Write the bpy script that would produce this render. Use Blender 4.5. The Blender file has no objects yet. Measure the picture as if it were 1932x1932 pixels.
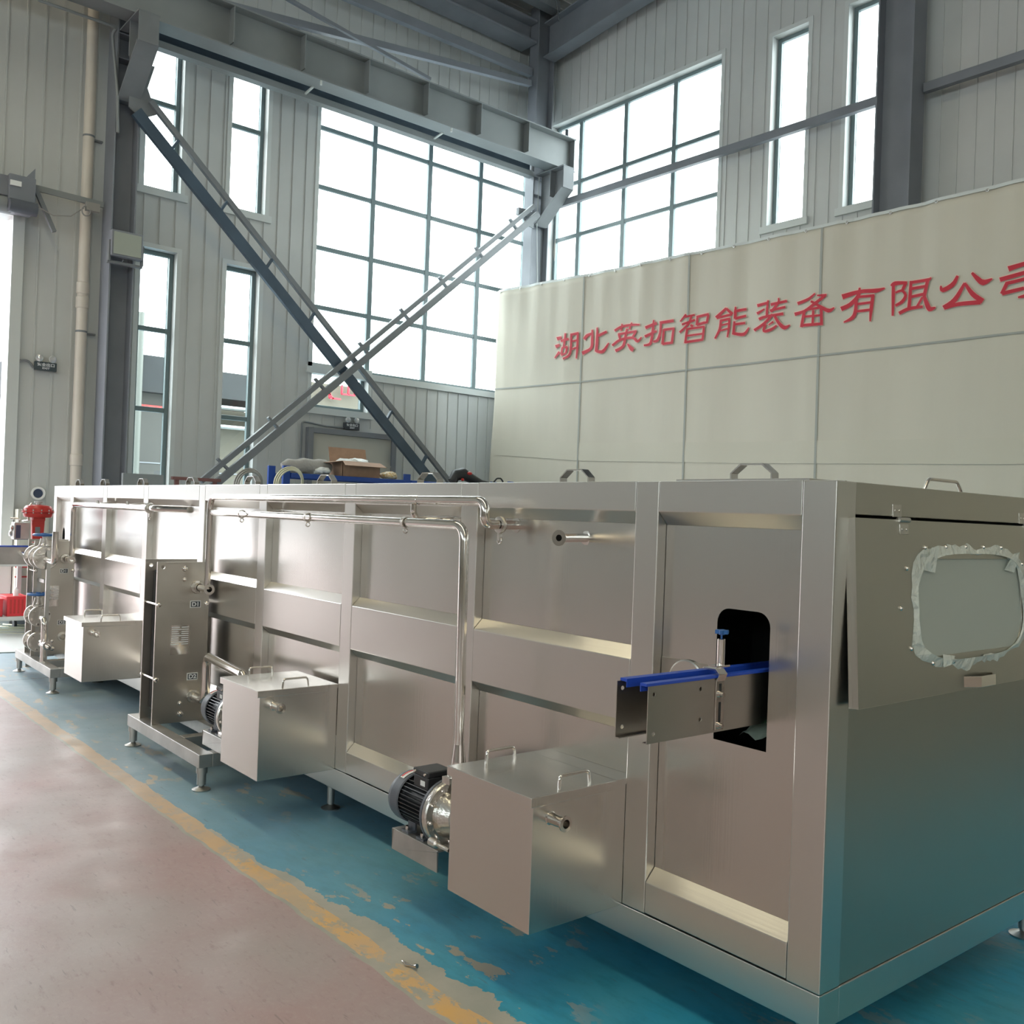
import bpy, bmesh, math, random
from mathutils import Vector, Matrix
from mathutils.geometry import tessellate_polygon
random.seed(7)
S = bpy.context.scene
C = S.collection
PI = math.pi

# ------------------------------------------------------------------ camera
F = 1788.16; YAW = -0.8691932; PIT = 0.0050267; ROL = 0.0365567; H = 1.545
DM = 0.0165072                                   # the machine stands a degree off the building's axes
def cam_axes():
    cy, sy, cp, sp, cr, sr = math.cos(YAW), math.sin(YAW), math.cos(PIT), math.sin(PIT), math.cos(ROL), math.sin(ROL)
    f = Vector((sy*cp, cy*cp, sp)); r = Vector((cy, -sy, 0)); u = r.cross(f)
    return (r*cr + u*sr), (u*cr - r*sr), f
CR, CU, CF = cam_axes()
cam = bpy.data.cameras.new('camera'); cam.sensor_width = 36; cam.sensor_height = 36; cam.sensor_fit = 'HORIZONTAL'
cam.lens = F/1932*36; cam.clip_start = .05; cam.clip_end = 300
co = bpy.data.objects.new('camera', cam); C.objects.link(co)
mm = Matrix.Identity(4)
for i in range(3):
    mm[i][0] = CR[i]; mm[i][1] = CU[i]; mm[i][2] = -CF[i]
mm[2][3] = H
co.matrix_world = mm
S.camera = co

# ------------------------------------------------------------------ sky, exposure
S.view_settings.view_transform = 'Standard'
S.view_settings.look = 'None'
S.view_settings.gamma = 1
S.view_settings.exposure = 0.40
S.cycles.use_denoising = True
S.cycles.max_bounces = 12; S.cycles.diffuse_bounces = 5; S.cycles.glossy_bounces = 5
S.cycles.transparent_max_bounces = 16
S.cycles.sample_clamp_indirect = 8
W = bpy.data.worlds.new('overcast_sky'); S.world = W; W.use_nodes = True
bg = W.node_tree.nodes['Background']
bg.inputs[0].default_value = (0.93, 0.97, 1.0, 1); bg.inputs[1].default_value = 8.0

def portal(loc, rot, sx, sy):
    l = bpy.data.lights.new('daylight_portal', 'AREA'); l.shape = 'RECTANGLE'; l.size = sx; l.size_y = sy
    l.cycles.is_portal = True
    o = bpy.data.objects.new('daylight_portal', l); C.objects.link(o); o.location = loc; o.rotation_euler = rot
XP = (0, -PI/2, 0)      # light travelling towards +x
YM = (-PI/2, 0, 0)      # towards -y
YP = (PI/2, 0, 0)       # towards +y
portal((-12.95, .63, 2.5), XP, 5.0, 4.2)
portal((-12.95, 8.9, 5.8), XP, 5.4, 4.4)
portal((-12.95, 4.43, 7.0), XP, 2.9, .6); portal((-12.95, 5.63, 7.0), XP, 2.9, .6)
portal((-12.95, 4.43, 2.9), XP, 4.1, .6); portal((-12.95, 5.63, 2.9), XP, 4.1, .6)
portal((-10.6, 11.35, 6.5), YM, 3.8, 4.0)
portal((-7.58, 11.35, 7.0), YM, .7, 2.7); portal((-6.42, 11.35, 7.0), YM, .7, 2.7)
portal((2, -20.3, 6.4), YP, 24, 2.4)
portal((3.6, -.35, 12.0), (0, 0, 0), 33, 1.3)
portal((20.3, -8, 6), (0, PI/2, 0), 3.0, 8)

# ------------------------------------------------------------------ image -> place helpers (a pixel's ray cut with a real plane)
def ray(x, y):
    return CR*((x-966)/F) - CU*((y-966)/F) + CF
E1 = Vector((-math.cos(DM), math.sin(DM), 0)); E2 = Vector((math.sin(DM), math.cos(DM), 0))
def WX(x, y, X): r = ray(x, y); r = r/r.x*X; return Vector((X, r.y, r.z+H))
def WY(x, y, Y): r = ray(x, y); r = r/r.y*Y; return Vector((r.x, Y, r.z+H))
def MV(x, y, v): r = ray(x, y); r = Vector((r.dot(E1), r.dot(E2), r.z)); r = r/r.y*v; return Vector((r.x, v, r.z+H))
def MU(x, y, u): r = ray(x, y); r = Vector((r.dot(E1), r.dot(E2), r.z)); r = r/r.x*u; return Vector((u, r.y, r.z+H))

# ------------------------------------------------------------------ materials
def mat(name, col, rough=.5, metal=0, spec=.5, bump=0, bscale=20, var=0, vscale=3, stretch=None, alpha=1, vcol=None, rvar=0, detail=4, coat=0):
    m = bpy.data.materials.new(name); m.use_nodes = True
    nt = m.node_tree; N = nt.nodes; L = nt.links; b = N['Principled BSDF']
    b.inputs['Base Color'].default_value = (*col, 1); b.inputs['Roughness'].default_value = rough
    b.inputs['Metallic'].default_value = metal; b.inputs['Specular IOR Level'].default_value = spec
    if coat: b.inputs['Coat Weight'].default_value = coat; b.inputs['Coat Roughness'].default_value = .15
    if alpha < 1: b.inputs['Alpha'].default_value = alpha
    if bump or var or rvar:
        tc = N.new('ShaderNodeTexCoord'); mp = N.new('ShaderNodeMapping'); L.new(tc.outputs['Object'], mp.inputs[0])
        if stretch: mp.inputs['Scale'].default_value = stretch
    if var or rvar:
        n = N.new('ShaderNodeTexNoise'); n.inputs['Scale'].default_value = vscale; n.inputs['Detail'].default_value = detail
        L.new(mp.outputs[0], n.inputs['Vector'])
    if var:
        mx = N.new('ShaderNodeMix'); mx.data_type = 'RGBA'
        c2 = vcol or tuple(c*(1-var) for c in col)
        mx.inputs[6].default_value = (*col, 1); mx.inputs[7].default_value = (*c2, 1)
        cr = N.new('ShaderNodeMapRange'); cr.inputs[1].default_value = .38; cr.inputs[2].default_value = .62
        L.new(n.outputs[0], cr.inputs[0]); L.new(cr.outputs[0], mx.inputs[0]); L.new(mx.outputs[2], b.inputs['Base Color'])
    if rvar:
        mr = N.new('ShaderNodeMapRange'); mr.inputs[1].default_value = .15; mr.inputs[2].default_value = .85; mr.interpolation_type = 'SMOOTHSTEP'
        mr.inputs[3].default_value = max(0.02, rough-rvar); mr.inputs[4].default_value = rough+rvar
        L.new(n.outputs[0], mr.inputs[0]); L.new(mr.outputs[0], b.inputs['Roughness'])
    if bump:
        n2 = N.new('ShaderNodeTexNoise'); n2.inputs['Scale'].default_value = bscale; n2.inputs['Detail'].default_value = 3
        L.new(mp.outputs[0], n2.inputs['Vector'])
        bp = N.new('ShaderNodeBump'); bp.inputs['Strength'].default_value = bump; bp.inputs['Distance'].default_value = .02
        L.new(n2.outputs[0], bp.inputs['Height']); L.new(bp.outputs[0], b.inputs['Normal'])
    return m
def steel(name, col, rough, grain=(1, 1, 1), wav=.0, rvar=.05, gs=120, gb=.02, aniso=0):
    """brushed stainless sheet: fine directional grain plus the gentle waviness of thin plate"""
    m = mat(name, col, rough, 1)
    nt = m.node_tree; N = nt.nodes; L = nt.links; b = N['Principled BSDF']
    tc = N.new('ShaderNodeTexCoord')
    mp = N.new('ShaderNodeMapping'); mp.inputs['Scale'].default_value = grain; L.new(tc.outputs['Object'], mp.inputs[0])
    g = N.new('ShaderNodeTexNoise'); g.inputs['Scale'].default_value = gs; g.inputs['Detail'].default_value = 2; L.new(mp.outputs[0], g.inputs['Vector'])
    w = N.new('ShaderNodeTexNoise'); w.inputs['Scale'].default_value = 2.2; w.inputs['Detail'].default_value = 0; L.new(tc.outputs['Object'], w.inputs['Vector'])
    b1 = N.new('ShaderNodeBump'); b1.inputs['Strength'].default_value = gb; b1.inputs['Distance'].default_value = .01; L.new(g.outputs[0], b1.inputs['Height'])
    b2 = N.new('ShaderNodeBump'); b2.inputs['Strength'].default_value = wav; b2.inputs['Distance'].default_value = .05
    L.new(w.outputs[0], b2.inputs['Height']); L.new(b1.outputs[0], b2.inputs['Normal']); L.new(b2.outputs[0], b.inputs['Normal'])
    if aniso: b.inputs['Anisotropic'].default_value = aniso
    return m
STC = (.68, .655, .615)
M = {}
M['steel_v'] = steel('brushed_steel_vertical', STC, .30, (1, 1, .02), .02)
M['steel_h'] = steel('brushed_steel_horizontal', STC, .30, (.02, 1, 1), .02)
M['sheet'] = steel('steel_sheet', (.68, .655, .615), .24, (1, 1, .03), .09)
M['endsheet_dim'] = steel('steel_sheet_end_dim', (.52, .50, .445), .34, (1, .03, 1), .08)  # same steel, base colour darkened for the dimmer reflections on the end face
M['tank'] = steel('steel_tank_sheet', (.70, .67, .63), .27, (1, 1, .03), .05)
M['pipe'] = mat('polished_steel_pipe', (.72, .68, .64), .14, 1, rvar=.05, vscale=6)
M['cast'] = mat('cast_steel', (.62, .59, .55), .28, 1, bump=.15, bscale=60)
M['dull'] = mat('dull_steel', (.55, .54, .52), .42, 1, var=.2, vscale=5)
M['plate'] = steel('exchanger_plate_steel', (.50, .465, .42), .33, (1, .05, 1), .02)
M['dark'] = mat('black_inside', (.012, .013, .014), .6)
M['rubber'] = mat('black_rubber', (.03, .03, .032), .6)
M['motor'] = mat('black_motor_paint', (.022, .023, .026), .38, spec=.6)
M['cowl'] = mat('dark_grey_cowl', (.09, .10, .12), .45)
M['blue'] = mat('blue_plastic', (.02, .075, .50), .35)
M['blueknob'] = mat('blue_handwheel_paint', (.03, .13, .38), .35)
M['rackblue'] = mat('blue_rack_paint', (.02, .07, .33), .4)
M['red'] = mat('red_enamel', (.52, .035, .03), .35)
M['redplastic'] = mat('red_plastic', (.75, .04, .05), .4)
M['struct'] = mat('grey_blue_structural_paint', (.21, .225, .255), .5, var=.12, vscale=2)
M['strut'] = mat('grey_primer_paint', (.20, .215, .23), .5, var=.12, vscale=3)
M['brace'] = mat('dark_blue_brace_paint', (.065, .10, .14), .45, var=.2, vscale=2)
M['girder'] = mat('grey_girder_paint', (.25, .27, .275), .5, var=.15, vscale=1)
M['wall'] = mat('pale_corrugated_sheet', (.56, .575, .565), .42, var=.10, vscale=.7, bump=.05, bscale=5)
M['wallback'] = mat('plain_wall_sheet', (.42, .39, .33), .5)
M['trim'] = mat('pale_window_flashing', (.60, .63, .62), .4)
M['frame'] = mat('green_grey_window_frame', (.16, .215, .225), .4)
M['ceil'] = mat('ceiling_sheet', (.58, .58, .56), .6, var=.1)
M['pvc'] = mat('cream_pvc', (.64, .59, .52), .4, var=.06)
M['white'] = mat('white_paint', (.9, .9, .89), .4)
M['cart'] = mat('off_white_cart_paint', (.62, .62, .60), .4)
M['doorpanel'] = mat('pale_door_panel', (.50, .49, .43), .5, var=.08, vscale=1.5)
M['doorframe'] = mat('grey_door_frame', (.20, .21, .23), .5)
M['cardboard'] = mat('cardboard', (.40, .25, .17), .8, var=.12, vscale=12)
M['sack'] = mat('grey_sack', (.36, .35, .33), .85, bump=.6, bscale=18)
M['plastic'] = mat('clear_plastic_bag', (.75, .77, .76), .25, bump=.8, bscale=30)
M['yellow'] = mat('yellow_packets', (.62, .40, .12), .5, bump=.5, bscale=40, var=.5, vscale=30, vcol=(.75, .7, .6))
M['hose'] = mat('grey_hose', (.30, .29, .27), .5)
M['black'] = mat('black_plastic', (.03, .032, .035), .5)
M['paper'] = mat('paper_label', (.75, .76, .75), .5)
M['letter'] = mat('white_letters', (.72, .74, .76), .5)
M['signblk'] = mat('black_sign_face', (.045, .05, .06), .4)
M['signgrn'] = mat('dark_sign_face', (.055, .075, .085), .4)
M['lampglass'] = mat('lamp_reflector', (.75, .76, .78), .15, .6)
M['floodglass'] = mat('flood_glass', (.36, .39, .34), .25)
M['asphalt'] = mat('yard_concrete', (.40, .40, .40), .8, var=.15, vscale=.4)
M['nb_wall'] = mat('neighbour_wall', (.062, .062, .056), .7, var=.08, vscale=.4)
M['nb_wall2'] = mat('neighbour_wall_beige', (.10, .092, .068), .7)
M['nb_roof'] = mat('neighbour_roof', (.022, .026, .028), .7, var=.15)
M['green'] = mat('green_plastic_sheet', (.10, .42, .25), .3)
M['palegreen'] = mat('pale_film', (.42, .52, .45), .3)
M['brass'] = mat('brass_yellow', (.5, .42, .25), .3, 1)
M['screen'] = mat('dark_blue_panel', (.06, .08, .14), .3)
M['clearcream'] = mat('cream_hose', (.62, .60, .45), .5)
# banner cloth with soft vertical creases
M['banner'] = mat('cream_banner_cloth', (.60, .565, .475), .65, bump=.9, bscale=1.6, stretch=(1.6, 1, .18), var=.05, vscale=1.2)
M['hem'] = mat('banner_hem_cloth', (.58, .55, .46), .7, bump=.6, bscale=3, stretch=(1.6, 1, .3))
M['seam'] = mat('banner_seam', (.36, .37, .34), .7)
M['redtext'] = mat('red_print', (.55, .022, .045), .6)
M['pinkedge'] = mat('pale_pink_print_edge', (.80, .52, .45), .6)
# milky acrylic window and its torn protective film
M['acrylic'] = mat('milky_acrylic', (.42, .46, .43), .35)
M['film'] = mat('torn_white_film', (.80, .85, .81), .3, bump=.9, bscale=26, alpha=.72)
def glassmat(name, tint):
    m = bpy.data.materials.new(name); m.use_nodes = True; nt = m.node_tree; N = nt.nodes; L = nt.links
    N.clear(); out = N.new('ShaderNodeOutputMaterial'); mix = N.new('ShaderNodeMixShader')
    t = N.new('ShaderNodeBsdfTransparent'); t.inputs[0].default_value = tint
    g = N.new('ShaderNodeBsdfGlossy'); g.inputs['Roughness'].default_value = .02
    lw = N.new('ShaderNodeLayerWeight'); lw.inputs[0].default_value = .5
    pw = N.new('ShaderNodeMath'); pw.operation = 'POWER'; pw.inputs[1].default_value = 4; L.new(lw.outputs['Facing'], pw.inputs[0])
    ml = N.new('ShaderNodeMath'); ml.operation = 'MULTIPLY_ADD'; ml.inputs[1].default_value = .8; ml.inputs[2].default_value = .03; L.new(pw.outputs[0], ml.inputs[0])
    L.new(ml.outputs[0], mix.inputs[0]); L.new(t.outputs[0], mix.inputs[1]); L.new(g.outputs[0], mix.inputs[2]); L.new(mix.outputs[0], out.inputs[0])
    return m
M['glass'] = glassmat('window_glass', (.90, .94, .93, 1))
M['skylight'] = glassmat('cream_roof_light', (.86, .80, .66, 1))
def floormat():
    m = bpy.data.materials.new('painted_workshop_floor'); m.use_nodes = True; nt = m.node_tree; N = nt.nodes; L = nt.links
    b = N['Principled BSDF']
    tc = N.new('ShaderNodeTexCoord'); sp = N.new('ShaderNodeSeparateXYZ'); L.new(tc.outputs['Object'], sp.inputs[0])
    def noise(sc, det=4, rough=.55, stretch=None):
        n = N.new('ShaderNodeTexNoise'); n.inputs['Scale'].default_value = sc; n.inputs['Detail'].default_value = det; n.inputs['Roughness'].default_value = rough
        if stretch:
            mp = N.new('ShaderNodeMapping'); mp.inputs['Scale'].default_value = stretch; L.new(tc.outputs['Object'], mp.inputs[0]); L.new(mp.outputs[0], n.inputs['Vector'])
        else: L.new(tc.outputs['Object'], n.inputs['Vector'])
        return n.outputs[0]
    def rng(s, a, c, lo=0, hi=1):
        r = N.new('ShaderNodeMapRange'); L.new(s, r.inputs[0]); r.inputs[1].default_value = a; r.inputs[2].default_value = c; r.inputs[3].default_value = lo; r.inputs[4].default_value = hi; return r.outputs[0]
    def math_(op, a, c):
        r = N.new('ShaderNodeMath'); r.operation = op
        for i, s in enumerate((a, c)):
            if isinstance(s, (int, float)): r.inputs[i].default_value = s
            else: L.new(s, r.inputs[i])
        return r.outputs[0]
    def mix(f, a, c):
        r = N.new('ShaderNodeMix'); r.data_type = 'RGBA'; L.new(f, r.inputs[0])
        for i, s in ((6, a), (7, c)):
            if isinstance(s, tuple): r.inputs[i].default_value = (*s, 1)
            else: L.new(s, r.inputs[i])
        return r.outputs[2]
    y = sp.outputs[1]; x = sp.outputs[0]
    wob = rng(noise(3.5, 3), .3, .7, -.012, .012); wob2 = rng(noise(2.6, 5, .7), .3, .7, -.05, .05)
    yw = math_('ADD', y, wob); yw2 = math_('ADD', y, wob2)
    red = mix(rng(noise(1.4, 5), .35, .7), (.41, .305, .305), (.40, .35, .345))
    red = mix(rng(noise(.8, 3), .5, .75), red, (.43, .25, .24))
    red = mix(rng(noise(14, 4, .7, (1, 3, 1)), .56, .70, 0, .5), red, (.29, .20, .19))
    red = mix(rng(noise(38, 4, .75), .50, .72, 0, .30), red, (.50, .43, .42))
    grey = mix(rng(noise(6, 5), .35, .65), (.36, .36, .32), (.44, .42, .37))
    orange = mix(rng(noise(4, 4), .35, .65), (.72, .43, .15), (.62, .42, .24))
    worn_o = rng(noise(9, 6, .7), .50, .56)
    worn_o = math_('MULTIPLY', worn_o, rng(noise(1.1, 2), .40, .60, .15, 1))
    worn_n = math_('MULTIPLY', rng(noise(6, 6, .72, (1, 1.6, 1)), .515, .54), rng(x, -3.9, -2.9, 0, 1))
    worn_o = math_('MAXIMUM', worn_o, worn_n)
    farf = rng(x, -4.2, -2.6, 0, 1)
    orange = mix(worn_o, orange, grey)
    orange = mix(rng(x, -3.2, -5.5, 0, .75), orange, (.47, .38, .31))
    blue = mix(rng(noise(1.3, 4), .35, .65), (.025, .31, .52), (.07, .35, .46))
    blue = mix(rng(noise(7, 5, .65, (1, 2.5, 1)), .45, .75, 0, .6), blue, (.02, .20, .28))
    # blue mixed to a pale blue-grey towards the doorway
    blue = mix(rng(x, -2.2, -5.6, 0, .84), blue, (.29, .345, .38))
    blue = mix(rng(x, -.5, .6, 0, .93), blue, (.27, .235, .18))
    chips = rng(noise(5.0, 6, .62, (1, 1.9, 1)), .585, .60)
    chips = math_('MULTIPLY', chips, rng(noise(.9, 2), .42, .60))
    chips = math_('MULTIPLY', chips, rng(y, 1.9, 3.0, 1, .2))
    blue = mix(chips, blue, (.46, .39, .30))
    c = mix(math_('GREATER_THAN', yw2, math_('ADD', 1.865, math_('MULTIPLY', rng(x, -4.0, -3.2, 0, 1), .085))), grey, blue)
    c = mix(math_('LESS_THAN', yw, 1.865), c, orange)
    c = mix(math_('LESS_THAN', yw, 1.775), c, grey)
    c = mix(math_('LESS_THAN', yw, 1.757), c, red)
    # expansion joint across the floor near the doorway
    jx = math_('ABSOLUTE', math_('ADD', x, 8.87), 0)
    c = mix(math_('LESS_THAN', jx, .008), c, (.08, .08, .08))
    scr = rng(noise(30, 3, .6, (.25, 1.6, 1)), .66, .70, 0, .35)
    c = mix(scr, c, (.12, .11, .10))
    L.new(c, b.inputs['Base Color'])
    L.new(rng(noise(4, 5), .3, .7, .34, .56), b.inputs['Roughness'])
    bp = N.new('ShaderNodeBump'); bp.inputs['Strength'].default_value = .15; bp.inputs['Distance'].default_value = .01
    L.new(noise(9, 6, .7), bp.inputs['Height']); L.new(bp.outputs[0], b.inputs['Normal'])
    return m
M['floor'] = floormat()

# ------------------------------------------------------------------ mesh builder
class G:
    """collects faces in frame coordinates; frame 'W' = building, 'M' = machine (u along it, v into it, z up)"""
    def __init__(s, fr='W'): s.v = []; s.f = []; s.sm = []; s.fr = fr
    def face(s, pts, smooth=False):
        i = len(s.v); s.v += [Vector(p) for p in pts]; s.f.append(list(range(i, i+len(pts)))); s.sm.append(smooth)
    def mesh(s, vs, fs, smooth=False):
        i = len(s.v); s.v += [Vector(p) for p in vs]
        for f in fs: s.f.append([i+k for k in f]); s.sm.append(smooth)
    def box(s, a0, a1, b0, b1, c0, c1):
        if a0 > a1: a0, a1 = a1, a0
        if b0 > b1: b0, b1 = b1, b0
        if c0 > c1: c0, c1 = c1, c0
        vs = [(x, y, z) for x in (a0, a1) for y in (b0, b1) for z in (c0, c1)]
        s.mesh(vs, [(0, 1, 3, 2), (4, 6, 7, 5), (0, 4, 5, 1), (2, 3, 7, 6), (0, 2, 6, 4), (1, 5, 7, 3)]); return s
    def obox(s, p0, p1, w, h, up=(0, 0, 1)):
        """bar of section w x h from p0 to p1"""
        p0, p1 = Vector(p0), Vector(p1); d = (p1-p0).normalized(); up = Vector(up)
        if abs(d.dot(up)) > .99: up = Vector((1, 0, 0))
        a = d.cross(up).normalized(); b = a.cross(d).normalized(); a = a*w/2; b = b*h/2
        vs = [p+q for p in (p0, p1) for q in (-a-b, a-b, a+b, -a+b)]
        s.mesh(vs, [(0, 3, 2, 1), (4, 5, 6, 7), (0, 1, 5, 4), (1, 2, 6, 5), (2, 3, 7, 6), (3, 0, 4, 7)]); return s
    def prism(s, poly, axis, a, b):
        """polygon in the plane normal to axis (0,1,2), extruded from a to b; poly coords are the other two axes in order"""
        def P(q, t):
            r = [q[0], q[1]]; r.insert(axis, t); return Vector(r)
        n = len(poly); vs = [P(q, a) for q in poly]+[P(q, b) for q in poly]
        tr = tessellate_polygon([[Vector((q[0], q[1], 0)) for q in poly]])
        s.mesh(vs, [tuple(t) for t in tr]+[tuple(k+n for k in reversed(t)) for t in tr]+[(i, (i+1) % n, n+(i+1) % n, n+i) for i in range(n)]); return s
    def holed(s, outer, holes, axis, a, b):
        """plate with holes"""
        def P(q, t):
            r = [q[0], q[1]]; r.insert(axis, t); return Vector(r)
        loops = [outer]+holes; flat = [q for l in loops for q in l]; n = len(flat)
        tr = tessellate_polygon([[Vector((q[0], q[1], 0)) for q in l] for l in loops])
        vs = [P(q, a) for q in flat]+[P(q, b) for q in flat]
        fs = [tuple(t) for t in tr]+[tuple(k+n for k in reversed(t)) for t in tr]
        o = 0
        for l in loops:
            m_ = len(l); fs += [(o+i, o+(i+1) % m_, n+o+(i+1) % m_, n+o+i) for i in range(m_)]; o += m_
        s.mesh(vs, fs); return s
    def cyl(s, p0, p1, r, seg=16, r2=None, caps=True):
        r2 = r if r2 is None else r2
        p0, p1 = Vector(p0), Vector(p1); d = (p1-p0).normalized()
        a = d.orthogonal().normalized(); b = d.cross(a)
        ring = lambda p, q: [p+a*(q*math.cos(2*PI*i/seg))+b*(q*math.sin(2*PI*i/seg)) for i in range(seg)]
        R0, R1 = ring(p0, r), ring(p1, r2)
        s.mesh(R0+R1, [(i, (i+1) % seg, seg+(i+1) % seg, seg+i) for i in range(seg)], True)
        if caps:
            if r > 1e-5: s.face(R0[::-1])
            if r2 > 1e-5: s.face(R1)
        return s
    def lathe(s, o, d, prof, seg=24):
        """prof: (radius, distance along d)"""
        o = Vector(o); d = Vector(d).normalized(); a = d.orthogonal().normalized(); b = d.cross(a)
        for (r0, h0), (r1, h1) in zip(prof[:-1], prof[1:]):
            R0 = [o+d*h0+(a*math.cos(2*PI*i/seg)+b*math.sin(2*PI*i/seg))*r0 for i in range(seg)]
            R1 = [o+d*h1+(a*math.cos(2*PI*i/seg)+b*math.sin(2*PI*i/seg))*r1 for i in range(seg)]
            s.mesh(R0+R1, [(i, (i+1) % seg, seg+(i+1) % seg, seg+i) for i in range(seg)], True)
        return s
    def tube(s, pts, r, seg=12, fil=0, caps=True, closed=False):
        """round bar or pipe along a path, corners rounded with radius fil"""
        P = [Vector(p) for p in pts]
        if fil:
            Q = [P[0]]
            for i in range(1, len(P)-1):
                a, b, c = P[i-1], P[i], P[i+1]; d0 = (a-b).normalized(); d1 = (c-b).normalized()
                f = min(fil, (a-b).length*.49, (c-b).length*.49); q0 = b+d0*f; q1 = b+d1*f
                for k in range(7):
                    t = k/6; Q.append(q0*(1-t)**2+b*(2*t*(1-t))+q1*t*t)
            Q.append(P[-1]); P = Q
        n = len(P); rings = []; pa = None
        for i in range(n):
            if i == 0: d = P[1]-P[0]
            elif i == n-1: d = P[-1]-P[-2]
            else: d = (P[i+1]-P[i]).normalized()+(P[i]-P[i-1]).normalized()
            if d.length < 1e-9: d = Vector((0, 0, 1))
            d.normalize()
            a = d.orthogonal().normalized() if pa is None else (pa-d*pa.dot(d)).normalized()
            pa = a; b = d.cross(a)
            rr = r[i] if isinstance(r, (list, tuple)) else r
            rings.append([P[i]+(a*math.cos(2*PI*k/seg)+b*math.sin(2*PI*k/seg))*rr for k in range(seg)])
        vs = [q for R in rings for q in R]
        s.mesh(vs, [(i*seg+k, i*seg+(k+1) % seg, (i+1)*seg+(k+1) % seg, (i+1)*seg+k) for i in range(n-1) for k in range(seg)], True)
        if caps: s.face(rings[0][::-1]); s.face(rings[-1])
        return s
    def ball(s, c, r, sc=(1, 1, 1), seg=12, jit=0):
        c = Vector(c); vs = []; fs = []; n = seg//2
        for i in range(n+1):
            for k in range(seg):
                th = PI*i/n; ph = 2*PI*k/seg; q = 1+(random.uniform(-jit, jit) if 0 < i < n else 0)
                vs.append(c+Vector((math.sin(th)*math.cos(ph)*sc[0], math.sin(th)*math.sin(ph)*sc[1], math.cos(th)*sc[2]))*r*q)
        for i in range(n):
            for k in range(seg): fs.append((i*seg+k, i*seg+(k+1) % seg, (i+1)*seg+(k+1) % seg, (i+1)*seg+k))
        s.mesh(vs, fs, True); return s

def root_matrix(fr, base):
    if fr == 'W': return Matrix.Translation(base)
    p = E1*base[0]+E2*base[1]+Vector((0, 0, base[2]))
    return Matrix.Translation(p) @ Matrix.Rotation(-DM, 4, 'Z')
def link_mesh(name, g, m, base, parent=None, bevel=0, seg=2):
    me = bpy.data.meshes.new(name); base = Vector(base)
    if g.fr == 'M': vs = [((-(p.x-base.x)), p.y-base.y, p.z-base.z) for p in g.v]
    else: vs = [tuple(p-base) for p in g.v]
    me.from_pydata(vs, [], g.f); me.polygons.foreach_set('use_smooth', g.sm); me.update()
    bm = bmesh.new(); bm.from_mesh(me)
    bmesh.ops.remove_doubles(bm, verts=[v for v in bm.verts if all(not f.smooth for f in v.link_faces)], dist=1e-5)
    bmesh.ops.recalc_face_normals(bm, faces=bm.faces); bm.to_mesh(me); bm.free()
    me.materials.append(M[m] if isinstance(m, str) else m)
    o = bpy.data.objects.new(name, me); C.objects.link(o)
    if bevel:
        b = o.modifiers.new('bevel', 'BEVEL'); b.width = bevel; b.segments = seg; b.limit_method = 'ANGLE'; b.angle_limit = .7; b.harden_normals = False
    return o
class T:
    """a top-level thing: an Empty with parts, or one mesh"""
    def __init__(s, name, label, cat, base, fr='W', group=None):
        s.base = Vector(base); s.fr = fr
        o = bpy.data.objects.new(name, None); C.objects.link(o); o.empty_display_size = .1
        o.matrix_world = root_matrix(fr, s.base); s.o = o
        if label: o['label'] = label; o['category'] = cat
        if group: o['group'] = group
    def part(s, name, g, m, parent=None, bevel=0, label=None, kind=None):
        o = link_mesh(name, g, m, s.base, None, bevel); o.parent = parent or s.o
        if label: o['label'] = label
        if kind: o['kind'] = kind
        return o
def single(name, label, cat, g, m, base, bevel=0, group=None, kind=None):
    o = link_mesh(name, g, m, base, None, bevel); o.matrix_world = root_matrix(g.fr, Vector(base))
    if kind == 'structure': o['kind'] = kind
    else:
        o['label'] = label; o['category'] = cat
        if kind: o['kind'] = kind
    if group: o['group'] = group
    return o
def text_mesh(txt, size, bold=.0):
    cu = bpy.data.curves.new('lettering', 'FONT'); cu.body = txt; cu.size = size; cu.align_x = 'CENTER'; cu.align_y = 'CENTER'
    cu.extrude = .0012; cu.offset = bold
    o = bpy.data.objects.new('lettering', cu); C.objects.link(o)
    dg = bpy.context.evaluated_depsgraph_get(); me = bpy.data.meshes.new_from_object(o.evaluated_get(dg))
    bpy.data.objects.remove(o); return me
def lettering(th, txt, size, pos, axx, up, m, parent=None, bold=0, name='lettering', sx=1):
    """flat letters centred at pos (frame coords), reading along axx with top towards up"""
    me = text_mesh(txt, size, bold); ax, up = Vector(axx).normalized(), Vector(up).normalized()
    g = G(th.fr); n = ax.cross(up)
    base = Vector(pos)
    g.v = [base+ax*(v.co.x*sx)+up*v.co.y+n*v.co.z for v in me.vertices]
    g.f = [list(p.vertices) for p in me.polygons]; g.sm = [False]*len(g.f)
    return th.part(name, g, m, parent)

# ================================================================== SETTING
XL, YR, XB, YF = -12.7, 11.1, 20.0, -20.0        # inner faces of the four walls
g = G(); g.box(XL-14, XB, YF, YR, -.05, 0)
single('floor', '', '', g, 'floor', (0, 0, 0), kind='structure')
g = G(); g.box(-60, XL-14.02, -40, 50, -.12, -.04); g.box(XL-14, 30, YR+.3, 50, -.12, -.04)
single('yard_ground', 'pale concrete yard outside the big windows', 'ground', g, 'asphalt', (-40, 0, -.1))

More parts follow.
